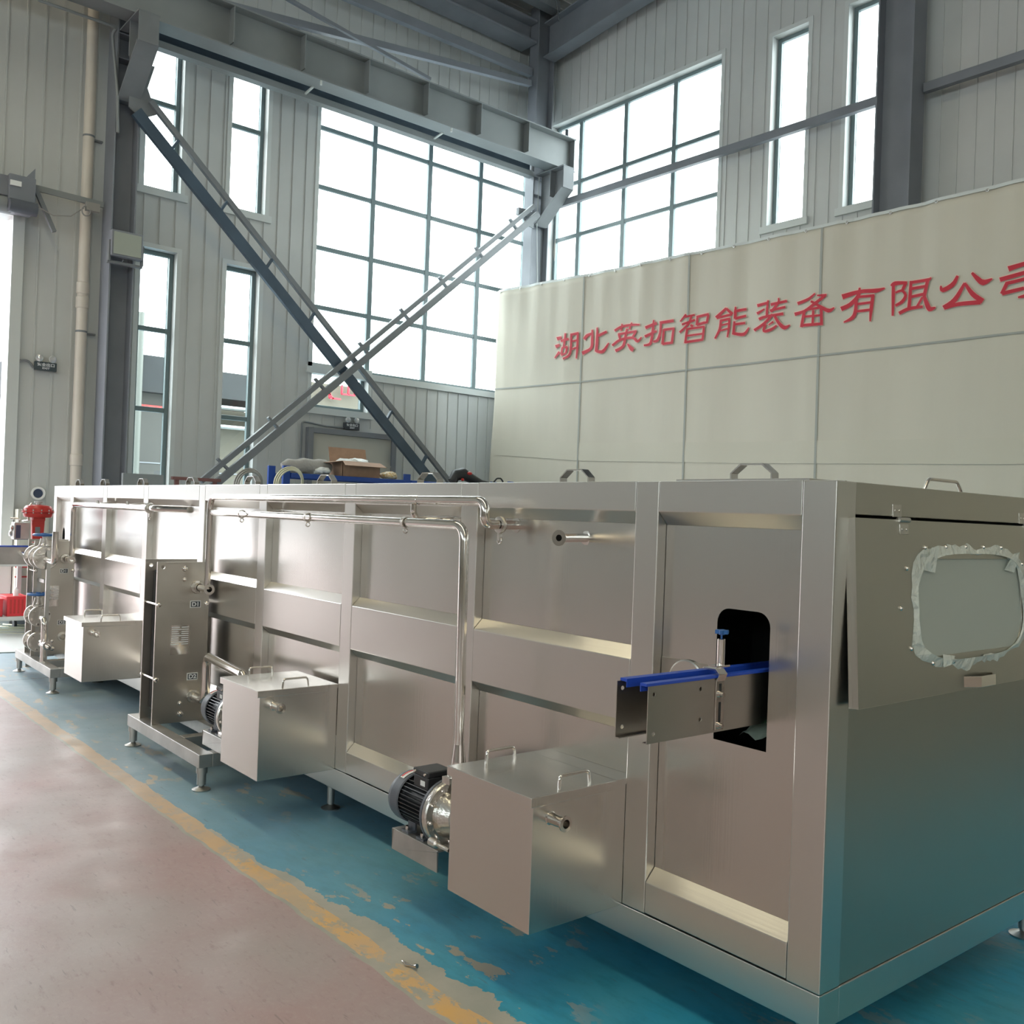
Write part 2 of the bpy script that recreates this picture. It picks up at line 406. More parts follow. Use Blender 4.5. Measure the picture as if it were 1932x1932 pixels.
def wall_mesh(g, axis, t0, t1, a0, a1, z0, z1, holes):
    """rectangular wall between t0 and t1 on the given axis with rectangular openings"""
    A = sorted({a0, a1}|{q for h in holes for q in h[:2]}); Z = sorted({z0, z1}|{q for h in holes for q in h[2:]})
    solid = lambda a, z: not any(h[0] < a < h[1] and h[2] < z < h[3] for h in holes)
    def P(a, z, t): return (t, a, z) if axis == 0 else (a, t, z)
    for i in range(len(A)-1):
        for j in range(len(Z)-1):
            am, zm = (A[i]+A[i+1])/2, (Z[j]+Z[j+1])/2
            if not solid(am, zm): continue
            for t in (t0, t1): g.face([P(A[i], Z[j], t), P(A[i+1], Z[j], t), P(A[i+1], Z[j+1], t), P(A[i], Z[j+1], t)])
    for h in holes:
        for (p, q) in (((h[0], h[2]), (h[0], h[3])), ((h[1], h[2]), (h[1], h[3])), ((h[0], h[2]), (h[1], h[2])), ((h[0], h[3]), (h[1], h[3]))):
            g.face([P(*p, t0), P(*q, t0), P(*q, t1), P(*p, t1)])
def ribs(g, axis, t, a0, a1, z0, z1, holes, step=.21, w=.020, h=.016):
    """raised seams of the corrugated sheet, broken at openings; t is the inner face, h signed towards the room"""
    a = a0+step/2
    while a < a1:
        segs = [(z0, z1)]
        for h_ in holes:
            if h_[0]-.07 < a < h_[1]+.07:
                ns = []
                for s0, s1 in segs:
                    lo, hi = h_[2]-.07, h_[3]+.07
                    if lo > s0: ns.append((s0, min(lo, s1)))
                    if hi < s1: ns.append((max(hi, s0), s1))
                segs = [q for q in ns if q[1]-q[0] > .02]
        for s0, s1 in segs:
            if axis == 0: g.box(t, t+h, a-w/2, a+w/2, s0, s1)
            else: g.box(a-w/2, a+w/2, t, t+h, s0, s1)
        a += step
ZT = 12.6
HL = [(4.19, 4.69, 5.71, 8.43), (5.37, 5.905, 5.71, 8.43), (4.19, 4.68, .95, 4.92), (5.37, 5.865, .95, 4.92),
      (6.74, 10.93, 3.67, 8.43), (6.82, 7.70, 3.09, 3.66), (-1.4, 2.67, 0, 4.95)]
g = G(); wall_mesh(g, 0, XL-.25, XL, YF, YR+.25, 0, ZT, HL[:4]+[(6.74, 10.93, 3.67, 8.43), (-1.4, 2.67, .001, 4.95), (6.74, 7.72, 3.07, 3.668)])
ribs(g, 0, XL, -.5, YR, 0, 10.6, HL[:4]+[(6.74, 10.93, 3.67, 8.43), (6.74, 7.72, 3.07, 3.67), (-1.4, 2.67, 0, 4.95), (6.68, 8.22, 0, 2.76)], h=.011)
single('wall_left', '', '', g, 'wall', (XL, 4, 0), kind='structure')
HR = [(-12.42, -8.74, 4.0, 8.43), (-7.87, -7.30, 5.71, 8.36), (-6.71, -6.12, 5.71, 8.36)]
g = G(); wall_mesh(g, 1, YR, YR+.25, XL, XB, 0, ZT, HR)
ribs(g, 1, YR, XL, 3.0, 4.5, 12.3, HR, h=-.011)
single('wall_right', '', '', g, 'wall', (0, YR, 0), kind='structure')
HF = [(-10, 14, 5.2, 7.6)]
g = G(); wall_mesh(g, 1, YF-.25, YF, XL, XB, 0, ZT, HF)
single('wall_front', '', '', g, 'wallback', (0, YF, 0), kind='structure')
HB = [(-12, -4, 4.5, 7.5)]
g = G(); wall_mesh(g, 0, XB, XB+.25, YF, YR, 0, ZT, HB)
single('wall_back', '', '', g, 'wallback', (XB, 0, 0), kind='structure')
# roof, rising away from the window wall, with one translucent strip
def roofz(x): return 10.35+.075*(x-XL) if x < 4 else 10.35+.075*(4-XL)-.075*(x-4)
g = G()
for x0, x1 in ((XL-.3, 4), (4, XB+.3)):
    for y0, y1 in ((YF-.3, -1.0), (.3, YR+.3)):
        z0, z1 = roofz(x0), roofz(x1)
        vs = [(x0, y0, z0), (x1, y0, z1), (x1, y1, z1), (x0, y1, z0)]
        g.mesh(vs+[(a, b, c+.12) for a, b, c in vs], [(0, 3, 2, 1), (4, 5, 6, 7), (0, 1, 5, 4), (1, 2, 6, 5), (2, 3, 7, 6), (3, 0, 4, 7)])
for k in range(120):
    x = XL+.1+k*.13*1.6
    if x > 3.8: break
    g.box(x-.012, x+.012, 8.2, YR, roofz(x)-.02, roofz(x)+.02)
single('ceiling', '', '', g, 'ceil', (0, 0, 10.3), kind='structure')

g = G()
for x0, x1 in ((XL-.3, 4), (4, XB+.3)):
    vs = [(x0, -1.0, roofz(x0)+.05), (x1, -1.0, roofz(x1)+.05), (x1, .3, roofz(x1)+.05), (x0, .3, roofz(x0)+.05)]
    g.mesh(vs+[(a, b, c+.004) for a, b, c in vs], [(0, 3, 2, 1), (4, 5, 6, 7)])
single('trim_2', '', '', g, 'skylight', (0, -.35, 10.4), kind='structure')

# ---- windows: each with a recessed frame, flashing round the opening and its panes
def window(n, axis, t, out, a0, a1, z0, z1, vm=(), hm=(), fw=.055, nostr=None):
    """t inner wall face, out +-1 the outward direction along axis"""
    base = (t, (a0+a1)/2, z0) if axis == 0 else ((a0+a1)/2, t, z0)
    th = T('window_%d' % n, None, None, base); th.o['kind'] = 'structure'
    def bx(g, p0, p1, q0, q1, c0, c1):
        if axis == 0: g.box(p0, p1, q0, q1, c0, c1)
        else: g.box(q0, q1, p0, p1, c0, c1)
    f0, f1 = t+out*.12, t+out*.18
    g = G()
    bx(g, f0, f1, a0, a0+fw, z0, z1); bx(g, f0, f1, a1-fw, a1, z0, z1)
    bx(g, f0, f1, a0+fw, a1-fw, z0, z0+fw); bx(g, f0, f1, a0+fw, a1-fw, z1-fw, z1)
    for a in vm: bx(g, f0, f1, a-.04, a+.04, z0+fw, z1-fw)
    for z in hm:
        st = [a0+fw]+sorted(q for q in vm)+[a1-fw]
        for i in range(len(st)-1):
            bx(g, f0+out*.004, f1-out*.004, st[i]+(.04 if i else 0), st[i+1]-(.04 if i < len(st)-2 else 0), z-.032, z+.032)
    th.part('window_frame', g, 'frame', bevel=.006)
    g = G(); bx(g, t+out*.145, t+out*.153, a0+.01, a1-.01, z0+.01, z1-.01)
    th.part('window_pane', g, 'glass')
    g = G()
    for q0, q1 in ((a0-.06, a0+.002), (a1-.002, a1+.06)): bx(g, t-out*.012, t+out*.002, q0, q1, z0-.06, z1+.06)
    bx(g, t-out*.012, t+out*.002, a0, a1, z1, z1+.06)
    bx(g, t-out*.045, t+out*.12, a0-.09, a1+.09, z0-.10, z0-.002)
    th.part('window_sill', g, 'trim')
    return th
window(1, 0, XL, -1, 4.19, 4.69, 5.71, 8.43, (), (6.905,))
window(2, 0, XL, -1, 5.37, 5.905, 5.71, 8.43, (), (6.915,))
window(3, 0, XL, -1, 4.19, 4.68, .95, 4.92, (), (3.875, 2.805))
window(4, 0, XL, -1, 5.37, 5.865, .95, 4.92, (), (3.877, 2.80))
# big grid window: upper field plus the lower pane at its left end
th = window(5, 0, XL, -1, 6.74, 10.93, 3.67, 8.43, (7.765, 8.827, 9.878), (4.593, 5.487, 6.40, 7.29))
window(6, 0, XL, -1, 6.74, 7.72, 3.07, 3.669, (), ())
window(7, 1, YR, 1, -12.42, -8.74, 4.0, 8.43, (-11.81, -10.76, -9.72), (4.593, 5.487, 6.436, 7.356))
window(8, 1, YR, 1, -7.87, -7.30, 5.71, 8.36)
window(9, 1, YR, 1, -6.71, -6.12, 5.71, 8.36)
window(10, 1, YF, -1, -10, 14, 5.2, 7.6, [-10+2*k for k in range(1, 12)], (6.4,))  # unseen window, put in and sized for the light it gives
window(11, 0, XB, 1, -12, -4, 4.5, 7.5, [-12+2*k for k in range(1, 4)], (6,))  # unseen window, added to light the hall from behind
# ---- doors
th = T('door_1', None, None, (XL, 7.45, 0)); th.o['kind'] = 'structure'
g = G(); g.box(XL+.001, XL+.06, 6.76, 8.14, 0, 2.68); g.box(XL+.06, XL+.075, 6.76, 8.14, 2.25, 2.27)
th.part('door_leaf', g, 'doorpanel')
g = G(); g.box(XL, XL+.10, 6.68, 6.76, 0, 2.76); g.box(XL, XL+.10, 8.14, 8.22, 0, 2.76); g.box(XL, XL+.10, 6.76, 8.14, 2.68, 2.76)
th.part('door_frame', g, 'doorframe', bevel=.004)
g = G(); g.tube([(XL+.06, 6.86, 1.0), (XL+.12, 6.86, 1.0), (XL+.12, 6.98, 1.0)], .01, fil=.01)
th.part('door_handle', g, 'dull')
# jamb flashing of the wide open doorway
g = G(); g.box(XL-.25, XL+.05, 2.671, 2.80, 0, 5.02); g.box(XL-.25, XL+.05, -1.55, -1.401, 0, 5.02); g.box(XL-.25, XL+.05, -1.401, 2.671, 4.951, 5.08)
single('trim_1', '', '', g, 'trim', (XL, 0, 0), kind='structure')

# ================================================================== STRUCTURAL STEEL
def hcol(g, x0, x1, y0, y1, z0, z1, tf=.02, tw=.014):
    """H column: flanges across y, web in between"""
    g.box(x0, x1, y0, y0+tf, z0, z1); g.box(x0, x1, y1-tf, y1, z0, z1); xm = (x0+x1)/2
    g.box(xm-tw/2, xm+tw/2, y0+tf, y1-tf, z0, z1)
def column(x0, x1, y0, y1, label, ztop=10.2, corbel=True):
    th = T('steel_column', label, 'column', ((x0+x1)/2, (y0+y1)/2, 0), group='painted steel columns')
    g = G(); hcol(g, x0, x1, y0, y1, 0, ztop)
    for z in (6.55, 7.05, 7.35): g.box(x0+.005, x1-.005, y0+.02, y1-.02, z, z+.015)
    th.part('shaft', g, 'struct', bevel=.003)
    g = G(); g.box(x0-.06, x1+.06, y0-.06, y1+.06, 0, .03); th.part('base_plate', g, 'strut')
    if corbel:
        xa, xb = x1, -11.55; ym = (y0+y1)/2
        g = G(); g.prism([(xa, 6.55), (xb, 7.05), (xb, 7.40), (xa, 7.40)], 1, ym-.008, ym+.008)   # web of the bracket
        g.prism([(xa, 6.53), (xb, 7.03), (xb, 7.05), (xa, 6.55)], 1, ym-.13, ym+.13)
        g.box(xa, xb+.02, ym-.13, ym+.13, 7.38, 7.40); g.box(xb-.32, xb-.30, ym-.12, ym+.12, 6.95, 7.38); g.box(xb, xb+.02, ym-.12, ym+.12, 7.03, 7.38)
        th.part('bracket', g, 'strut', bevel=.003)
    return th
column(-12.55, -12.2, 3.66, 3.96, 'grey steel column with floodlight beside the cream drainpipe, left of the tall windows', 10.25)
column(-12.42, -12.2, 10.52, 10.90, 'grey steel column in the corner where the two glazed walls meet', 10.3)
th = T('steel_column', 'grey steel column on the right wall, right of the two tall windows', 'column', (-5.75, 10.85, 0), group='painted steel columns')
g = G(); g.box(-6.03, -6.01, 10.62, 10.92, 0, 11); g.box(-5.59, -5.57, 10.62, 10.92, 0, 11); g.box(-6.01, -5.59, 10.76, 10.775, 0, 11)
th.part('shaft', g, 'struct'); g = G(); g.box(-6.1, -5.5, 10.55, 10.98, 0, .03); th.part('base_plate', g, 'strut')
# crane runway girder
th = T('runway_girder', 'deep grey crane runway girder running along the window wall on column brackets', 'beam', (-11.85, 0, 7.42))
g = G(); g.box(-12.0, -11.70, YF+.2, 11.02, 7.42, 7.44); g.box(-12.0, -11.70, YF+.2, 11.02, 7.965, 7.985); g.box(-11.856, -11.844, YF+.2, 11.02, 7.44, 7.965)
th.part('girder_beam', g, 'girder', bevel=.002)
for k, px in enumerate((434, 567, 689, 802, 903, 994)):
    y = WX(px, 120, -11.8).y if px < 500 else WX(px, 200, -11.8).y
    g = G(); g.box(-11.844, -11.71, y-.006, y+.006, 7.50, 7.965); g.box(-11.99, -11.856, y-.006, y+.006, 7.50, 7.965); th.part('stiffener', g, 'girder')
g = G(); g.box(-11.97, -11.73, 11.0, 11.02, 7.44, 7.965); th.part('end_plate', g, 'girder')
g = G(); g.box(-11.88, -11.82, YF+.2, 10.9, 7.985, 8.05); th.part('crane_rail', g, 'strut')
g = G(); g.cyl((-11.85, 10.93, 7.985), (-11.85, 10.93, 8.16), .03); th.part('end_stop', g, 'cowl')
# channel beam just below the girder, in front of the window heads
th = T('channel_beam', 'dark channel beam below the crane girder, crossing the heads of the tall windows', 'beam', (-12.25, 7, 7.4))
g = G(); g.box(-12.30, -12.285, 3.99, 10.5, 7.42, 7.66); g.box(-12.30, -12.19, 3.99, 10.5, 7.42, 7.432); g.box(-12.30, -12.19, 3.99, 10.5, 7.648, 7.66)
th.part('channel_web', g, 'brace'); g = G(); g.box(-12.30, -12.17, 3.99, 10.5, 7.33, 7.415); th.part('lower_angle', g, 'girder')
for px, py in ((590, 180), (835, 245)):
    p = WX(px, py, -11.95); g = G(); g.obox((-11.95, p.y, 7.41), (-12.2, p.y, 7.38), .03, .02); g.cyl((-11.72, p.y, 7.44), (-11.72, p.y, 7.36), .015); th.part('clip', g, 'trim')

# X bracing between the two columns
def brace(name, label, p, q, off, m1, m2):
    """double member joined by short battens; p,q (y,z) ends in plane x"""
    X = -12.12 if m1 == 'brace' else -12.03
    th = T(name, label, 'brace', (X, p[0], p[1]), group='crossed wall braces')
    P, Q = Vector((X, *p)), Vector((X, *q)); d = (Q-P).normalized(); n = Vector((0, -d.z, d.y))
    if n.z < 0: n = -n
    g = G(); g.obox(P-n*off, Q-n*off, .065, .15 if m1 == 'brace' else .10, up=n); th.part('chord', g, m1, bevel=.003)
    g = G(); g.obox(P+n*off, Q+n*off, .065, .07, up=n); th.part('chord', g, m2, bevel=.003)
    L = (Q-P).length; k = .55
    while k < L-.3:
        c = P+d*k; g = G(); g.obox(c-n*off+d*.03, c+n*(off+(.02 if m1 == 'brace' else .09))-d*(.03 if m1 == 'brace' else -.06), .06, .03, up=d); th.part('batten', g, m1); k += .92
    return th
brace('wall_brace', 'dark blue lattice brace falling from the upper left column to the lower right', (3.97, 6.50), (9.02, 1.80), .125, 'brace', 'strut')
brace('wall_brace', 'grey lattice brace falling from the corner column to the lower left', (10.45, 6.72), (4.90, 1.80), .075, 'strut', 'strut')
# gusset where the first brace meets the column bracket
g = G(); g.prism([(3.80, 7.0), (4.10, 7.05), (4.02, 6.75), (4.14, 6.45), (3.96, 6.35), (3.80, 6.45)], 0, -12.15, -12.13)
single('gusset_plate', 'steel gusset plate at the top end of the dark blue brace', 'plate', g, 'strut', (-12.14, 3.9, 6.4))
g = G(); g.prism([(10.25, 6.62), (10.52, 6.75), (10.52, 6.45), (10.35, 6.48)], 0, -12.17, -12.15)
g.box(-12.19, -12.12, 10.15, 10.35, 6.60, 6.72)
single('gusset_plate', 'steel gusset plate on the corner column at the top end of the grey brace', 'plate', g, 'strut', (-12.16, 10.4, 6.5))

# upper girts, eave strut, rafters
def girt(label, p, q, w, h, m='struct'):
    g = G(); g.obox(p, q, w, h); return single('girt', label, 'beam', g, m, p, bevel=.003)
girt('upper dark tie beam crossing the wall above the crane girder, nearer the roof', (-12.35, 3.98, 9.06), (-12.35, 10.5, 9.16), .10, .14)
girt('lower dark tie beam just above the crane girder, meeting the corner column', WX(530, 45, -12.3)+Vector((0, -1.6, -.147)), WX(1000, 158, -12.3), .09, .10)
girt('thin tie rod slanting down behind the crane girder', WX(520, -15, -12.0), WX(812, 150, -12.0), .05, .05)
girt('long grey rail crossing the right wall windows at mid height', (-12.19, 10.9, 6.90), (-6.04, 10.9, 6.865), .08, .11)
girt('short grey rail on the right wall beyond the third column', (-5.56, 10.9, 6.83), (6.5, 10.9, 6.83), .08, .11)
g = G(); g.box(-12.62, -12.22, YF+.1, 10.5, 9.62, 9.66); g.box(-12.62, -12.22, YF+.1, 10.5, 9.98, 10.02); g.box(-12.43, -12.41, YF+.1, 10.5, 9.66, 9.98)
single('eave_beam', 'deep eave beam under the roof along the window wall', 'beam', g, 'struct', (-12.4, 0, 9.6))
g = G(); g.box(-12.1, -11.9, YF+.1, 10.72, 10.13, 10.30)
single('roof_purlin', 'roof purlin next to the eave beam under the roof sheets', 'beam', g, 'strut', (-12, 0, 10.2))
g = G(); z0, z1 = 9.42, 9.42+.085*16.2
for dz0, dz1, w in ((0, .02, .13), (.02, .58, .007), (.58, .60, .13)):
    g.prism([(-12.2, z0+dz0), (4, z1+dz0), (4, z1+dz1), (-12.2, z0+dz1)], 1, 10.77-w, 10.77+w)
single('roof_rafter', 'sloping dark roof rafter running along the right wall from the corner column', 'beam', g, 'struct', (-12, 10.77, 9.4))
g = G(); g.tube([WX(1055, 40, -11.2), WX(1052, 18, -11.0), WX(1046, -15, -10.6)], .008); 
single('cable', 'thin dark cable hanging at the roof corner', 'cable', g, 'black', WX(1055, 40, -11.2))
# cobweb-like cable hanging in the corner window
g = G(); g.tube([(-12.02, 10.9, 6.84), (-12.02, 10.9, 6.3)], .006); g.tube([(-12.02, 10.9, 6.32), (-12.03, 10.9, 6.1), (-12.02, 10.9, 5.95)], [.006, .022, .006])
single('cable', 'short cord with a weight hanging from the rail in the corner window', 'cable', g, 'hose', (-12.02, 10.9, 6.8))
g = G(); g.tube([(-12.17, 10.62, 7.35), (-12.17, 10.60, 6.6), (-12.17, 10.66, 5.6), (-12.17, 10.62, 4.2)], .006)
single('cable', 'thin pale cable running down the corner column', 'cable', g, 'trim', (-12.17, 10.6, 4.2))

# drain pipe, lamp, left wall fittings
th = T('drain_pipe', 'cream plastic drain pipe standing against the left wall beside the column', 'pipe', (XL+.12, 3.47, 0))
g = G(); g.cyl((XL+.12, 3.47, 0), (XL+.12, 3.47, 10.2), .066, 20); th.part('pipe', g, 'pvc')
for z in (3.95, 4.13, 1.98): g = G(); g.lathe((XL+.12, 3.47, z), (0, 0, 1), [(.066, 0), (.076, .01), (.076, .14), (.066, .15)]); th.part('socket', g, 'pvc')
for z in (6.1, 3.65): g = G(); g.lathe((XL+.12, 3.47, z), (0, 0, 1), [(.067, 0), (.07, .002), (.07, .022), (.067, .024)]); g.box(XL+.002, XL+.06, 3.50, 3.66, z, z+.02); th.part('bracket', g, 'strut')
th = T('conduit', 'grey conduit running up the column beside the drainpipe', 'pipe', (-12.15, 3.62, 5))
g = G(); g.tube([WX(72, 0, -11.95), WX(222, 52, -12.0), WX(212, 62, -12.1), WX(216, 110, -12.18), WX(222, 180, -12.18), WX(222, 250, -12.18)], .018, fil=.05); th.part('pipe', g, 'girder')
th = T('floodlight', 'rectangular grey floodlight on the column, beside the cream drainpipe', 'lamp', (-12.1, 3.82, 4.58))
g = G(); c = Vector((-12.05, 3.82, 4.72)); g.box(-12.14, -12.04, 3.63, 4.01, 4.56, 4.88); th.part('housing', g, 'struct', bevel=.01)
g = G(); g.box(-12.041, -12.032, 3.655, 3.985, 4.585, 4.855); th.part('glass', g, 'floodglass')
g = G(); g.obox((-12.2, 3.82, 4.5), (-12.12, 3.82, 4.55), .04, .03); g.box(-12.13, -12.07, 3.61, 3.63, 4.5, 4.75); g.box(-12.13, -12.07, 4.01, 4.03, 4.5, 4.75); g.box(-12.16, -12.10, 3.61, 4.03, 4.48, 4.51); th.part('bracket', g, 'strut')

def exit_sign(y0, y1, z0, z1, label, m, cond):
    ym = (y0+y1)/2; th = T('exit_sign', label, 'sign', (XL+.03, ym, z0), group='emergency exit signs'); w = y1-y0; h = z1-z0
    g = G(); g.box(XL+.02, XL+.08, y0, y1, z0, z1); th.part('sign_box', g, m, bevel=.006)
    lettering(th, '安全出口', h*.42, (XL+.0815, ym, z0+h*.64), (0, 1, 0), (0, 0, 1), 'letter', bold=.001, sx=1.15)
    lettering(th, 'EXIT', h*.30, (XL+.0815, ym, z0+h*.25), (0, 1, 0), (0, 0, 1), 'letter', bold=.001, name='lettering', sx=1.3)
    for s in (-1, 1):
        yy = ym+s*w*.27; zz = z1+.045; g = G(); g.cyl((XL+.05, yy, z1), (XL+.05, yy, z1+.01), .012)
        g.lathe((XL+.03, yy, zz), (1, s*.15, -.1), [(.0, 0), (.025, .0), (.042, .03), (.045, .055), (.041, .06)]); o = th.part('lamp_head', g, 'trim')
        g = G(); g.lathe((XL+.03, yy, zz), (1, s*.15, -.1), [(.041, .058), (.02, .064), (.0, .066)]); th.part('lamp_lens', g, 'lampglass', parent=o)
    g = G(); g.tube(cond, .014, fil=.06); th.part('conduit', g, 'strut')
exit_sign(7.29, 7.55, 2.78, 2.885, 'black exit sign with twin lamps above the closed grey door', 'signblk',
          [(XL+.03, 7.29, 2.80), (XL+.03, 6.98, 2.80), (XL+.03, 6.60, 2.84), (XL+.03, 6.60, 2.3)])
exit_sign(2.965, 3.215, 3.13, 3.235, 'blue-grey exit sign with twin lamps on the wall beside the open doorway', 'signgrn',
          [(XL+.03, 2.965, 3.15), (XL+.03, 2.90, 3.24), (XL+.03, 2.78, 3.22), (XL+.03, 2.77, 2.9), (XL+.03, 2.78, .6)])
p = WX(72, 931, XL+.03)
th = T('wall_vent', 'round white vent ring with dark opening low on the left wall', 'vent', p)
g = G(); g.lathe((XL+.005, p.y, p.z), (1, 0, 0), [(.082, 0), (.085, .03), (.078, .045), (.062, .045), (.055, .02)]); th.part('ring', g, 'white')
g = G(); g.lathe((XL+.005, p.y, p.z), (1, 0, 0), [(.057, .018), (.0, .018)]); th.part('opening', g, 'screen')
# roller door drive over the doorway
th = T('door_drive', 'grey-blue roller door drive unit mounted over the open doorway', 'machine', (-12.5, 2.4, 4.9))
g = G(); g.box(-12.62, -12.40, 1.2, 2.82, 5.10, 5.34); g.box(-12.64, -12.36, 2.55, 2.84, 4.95, 5.36); th.part('housing', g, 'struct', bevel=.01)
g = G(); g.cyl((-12.5, 1.2, 5.02), (-12.5, 2.6, 5.02), .11, 20); th.part('drum', g, 'girder')
g = G(); g.cyl((-12.33, 2.55, 4.98), (-12.33, 2.85, 4.98), .08, 16); th.part('motor', g, 'cowl')
g = G(); g.box(-12.37, -12.34, 2.56, 2.68, 5.22, 5.28); th.part('label_plate', g, 'paper')
g = G(); g.prism([(2.72, 5.34), (2.84, 5.50), (2.84, 5.34)], 0, -12.45, -12.42); th.part('bracket', g, 'struct')
g = G(); g.obox((-12.5, 2.86, 5.30), (-12.45, 3.08, 4.80), .05, .05, up=(1, 0, 0)); th.part('strut', g, 'strut')
g = G(); g.obox((-12.55, 2.86, 5.31), (-12.45, 3.64, 5.26), .03, .07); th.part('cross_bar', g, 'girder')
g = G(); g.tube([(-12.4, 2.8, 5.08), (-12.4, 3.05, 4.98), (-12.4, 3.25, 5.02), (-12.42, 3.40, 5.16)], .006); th.part('cable', g, 'hose')
g = G()
for a in range(3): g.tube([(-12.4+.01*a, 3.42+.05*math.cos(2*PI*k/12), 5.12+.06*math.sin(2*PI*k/12)) for k in range(13)], .006, seg=6)
g.box(-12.45, -12.38, 3.42, 3.58, 5.14, 5.24); th.part('cable_coil', g, 'hose')

# ================================================================== BANNER
YB = 9.6
tops = [(-11.92, 5.19), (-9.92, 5.10), (-7.95, 5.045), (-6.02, 5.0), (-3.86, 4.99), (0, 4.97), (3, 4.97)]
def btop(x):
    for (a, za), (b, zb) in zip(tops[:-1], tops[1:]):
        if a <= x <= b: return za+(zb-za)*(x-a)/(b-a)
    return tops[-1][1]
th = T('company_banner', 'huge cream cloth banner with a line of red Chinese characters', 'banner', (-4.5, YB, 0))
def fold(x, z):
    t = btop(x); pin = abs(((x+11.92) % 1.02)/1.02-.5)*2        # 1 at the eyelets
    dep = max(0, 1-(t-z)/1.6)
    return .018*math.sin(x*9.0+1.3*math.sin(z*.9))*(.12+.88*dep*pin)+.010*math.sin(x*3.1+z*.4)+.006*math.sin(x*17)*dep
g = G(); nx, nz = 300, 50; xs = [-11.92+14.9*i/nx for i in range(nx+1)]
vs = []
for i in range(nx+1):
    for j in range(nz+1):
        x = xs[i]; tz = btop(x)-.018*abs(math.sin((x+11.92)*PI/1.02)); z = .25+(tz-.25)*j/nz
        vs.append((x+(.03*math.sin(z*2.2) if i == 0 else 0), YB-fold(x, z), z))
g.mesh(vs, [(i*(nz+1)+j, (i+1)*(nz+1)+j, (i+1)*(nz+1)+j+1, i*(nz+1)+j+1) for i in range(nx) for j in range(nz)], True)
cl = th.part('cloth', g, 'banner')
sm = cl.modifiers.new('thick', 'SOLIDIFY'); sm.thickness = .006; sm.offset = -1
def strip(pts, w, vert=False, off=.012):
    g = G()
    for (a, b) in zip(pts[:-1], pts[1:]):
        n = 24
        for k in range(n):
            x0, z0 = a[0]+(b[0]-a[0])*k/n, a[1]+(b[1]-a[1])*k/n; x1, z1 = a[0]+(b[0]-a[0])*(k+1)/n, a[1]+(b[1]-a[1])*(k+1)/n
            y0, y1 = YB-fold(x0, z0)-off, YB-fold(x1, z1)-off
            if vert: g.mesh([(x0-w/2, y0, z0), (x0+w/2, y0, z0), (x1+w/2, y1, z1), (x1-w/2, y1, z1)], [(0, 1, 2, 3)], True)
            else: g.mesh([(x0, y0, z0-w/2), (x1, y1, z1-w/2), (x1, y1, z1+w/2), (x0, y0, z0+w/2)], [(0, 1, 2, 3)], True)
    return g
for x in (-9.91, -7.95, -6.03, -3.3): th.part('seam', strip([(x-.01, btop(x)-.02), (x+.01, .6)], .028, True), 'seam')
th.part('seam', strip([(-11.88, 3.59), (-9.92, 3.54), (-6.04, 3.51), (3, 3.47)], .022), 'seam')
th.part('seam', strip([(x, btop(x)-.012) for x in (-11.9, -9.92, -7.95, -6.02, -3.86, 0, 2.9)], .035), 'trim')
th.part('hem', strip([(-11.86, 2.66), (-9.86, 2.52), (-7.0, 2.43), (-4, 2.36), (2.9, 2.3)], .26, off=.009), 'hem')
k = 0; x = -11.86
while x < 2.9:
    g = G(); z = btop(x)-.03; g.lathe((x, YB-fold(x, z)-.006, z), (0, -1, 0), [(.016, 0), (.018, .008), (.009, .01)], 10); th.part('eyelet', g, 'dull'); x += .51
# frame behind the cloth
for x in (-11.9, -9.91, -7.95, -6.03, -3.3, -.6, 2.2):
    g = G(); g.box(x-.025, x+.025, YB+.10, YB+.15, 0, btop(x)-.06); th.part('post', g, 'strut')
g = G(); g.box(-11.9, 2.9, YB+.10, YB+.15, 3.47, 3.52); th.part('frame_rail', g, 'strut')

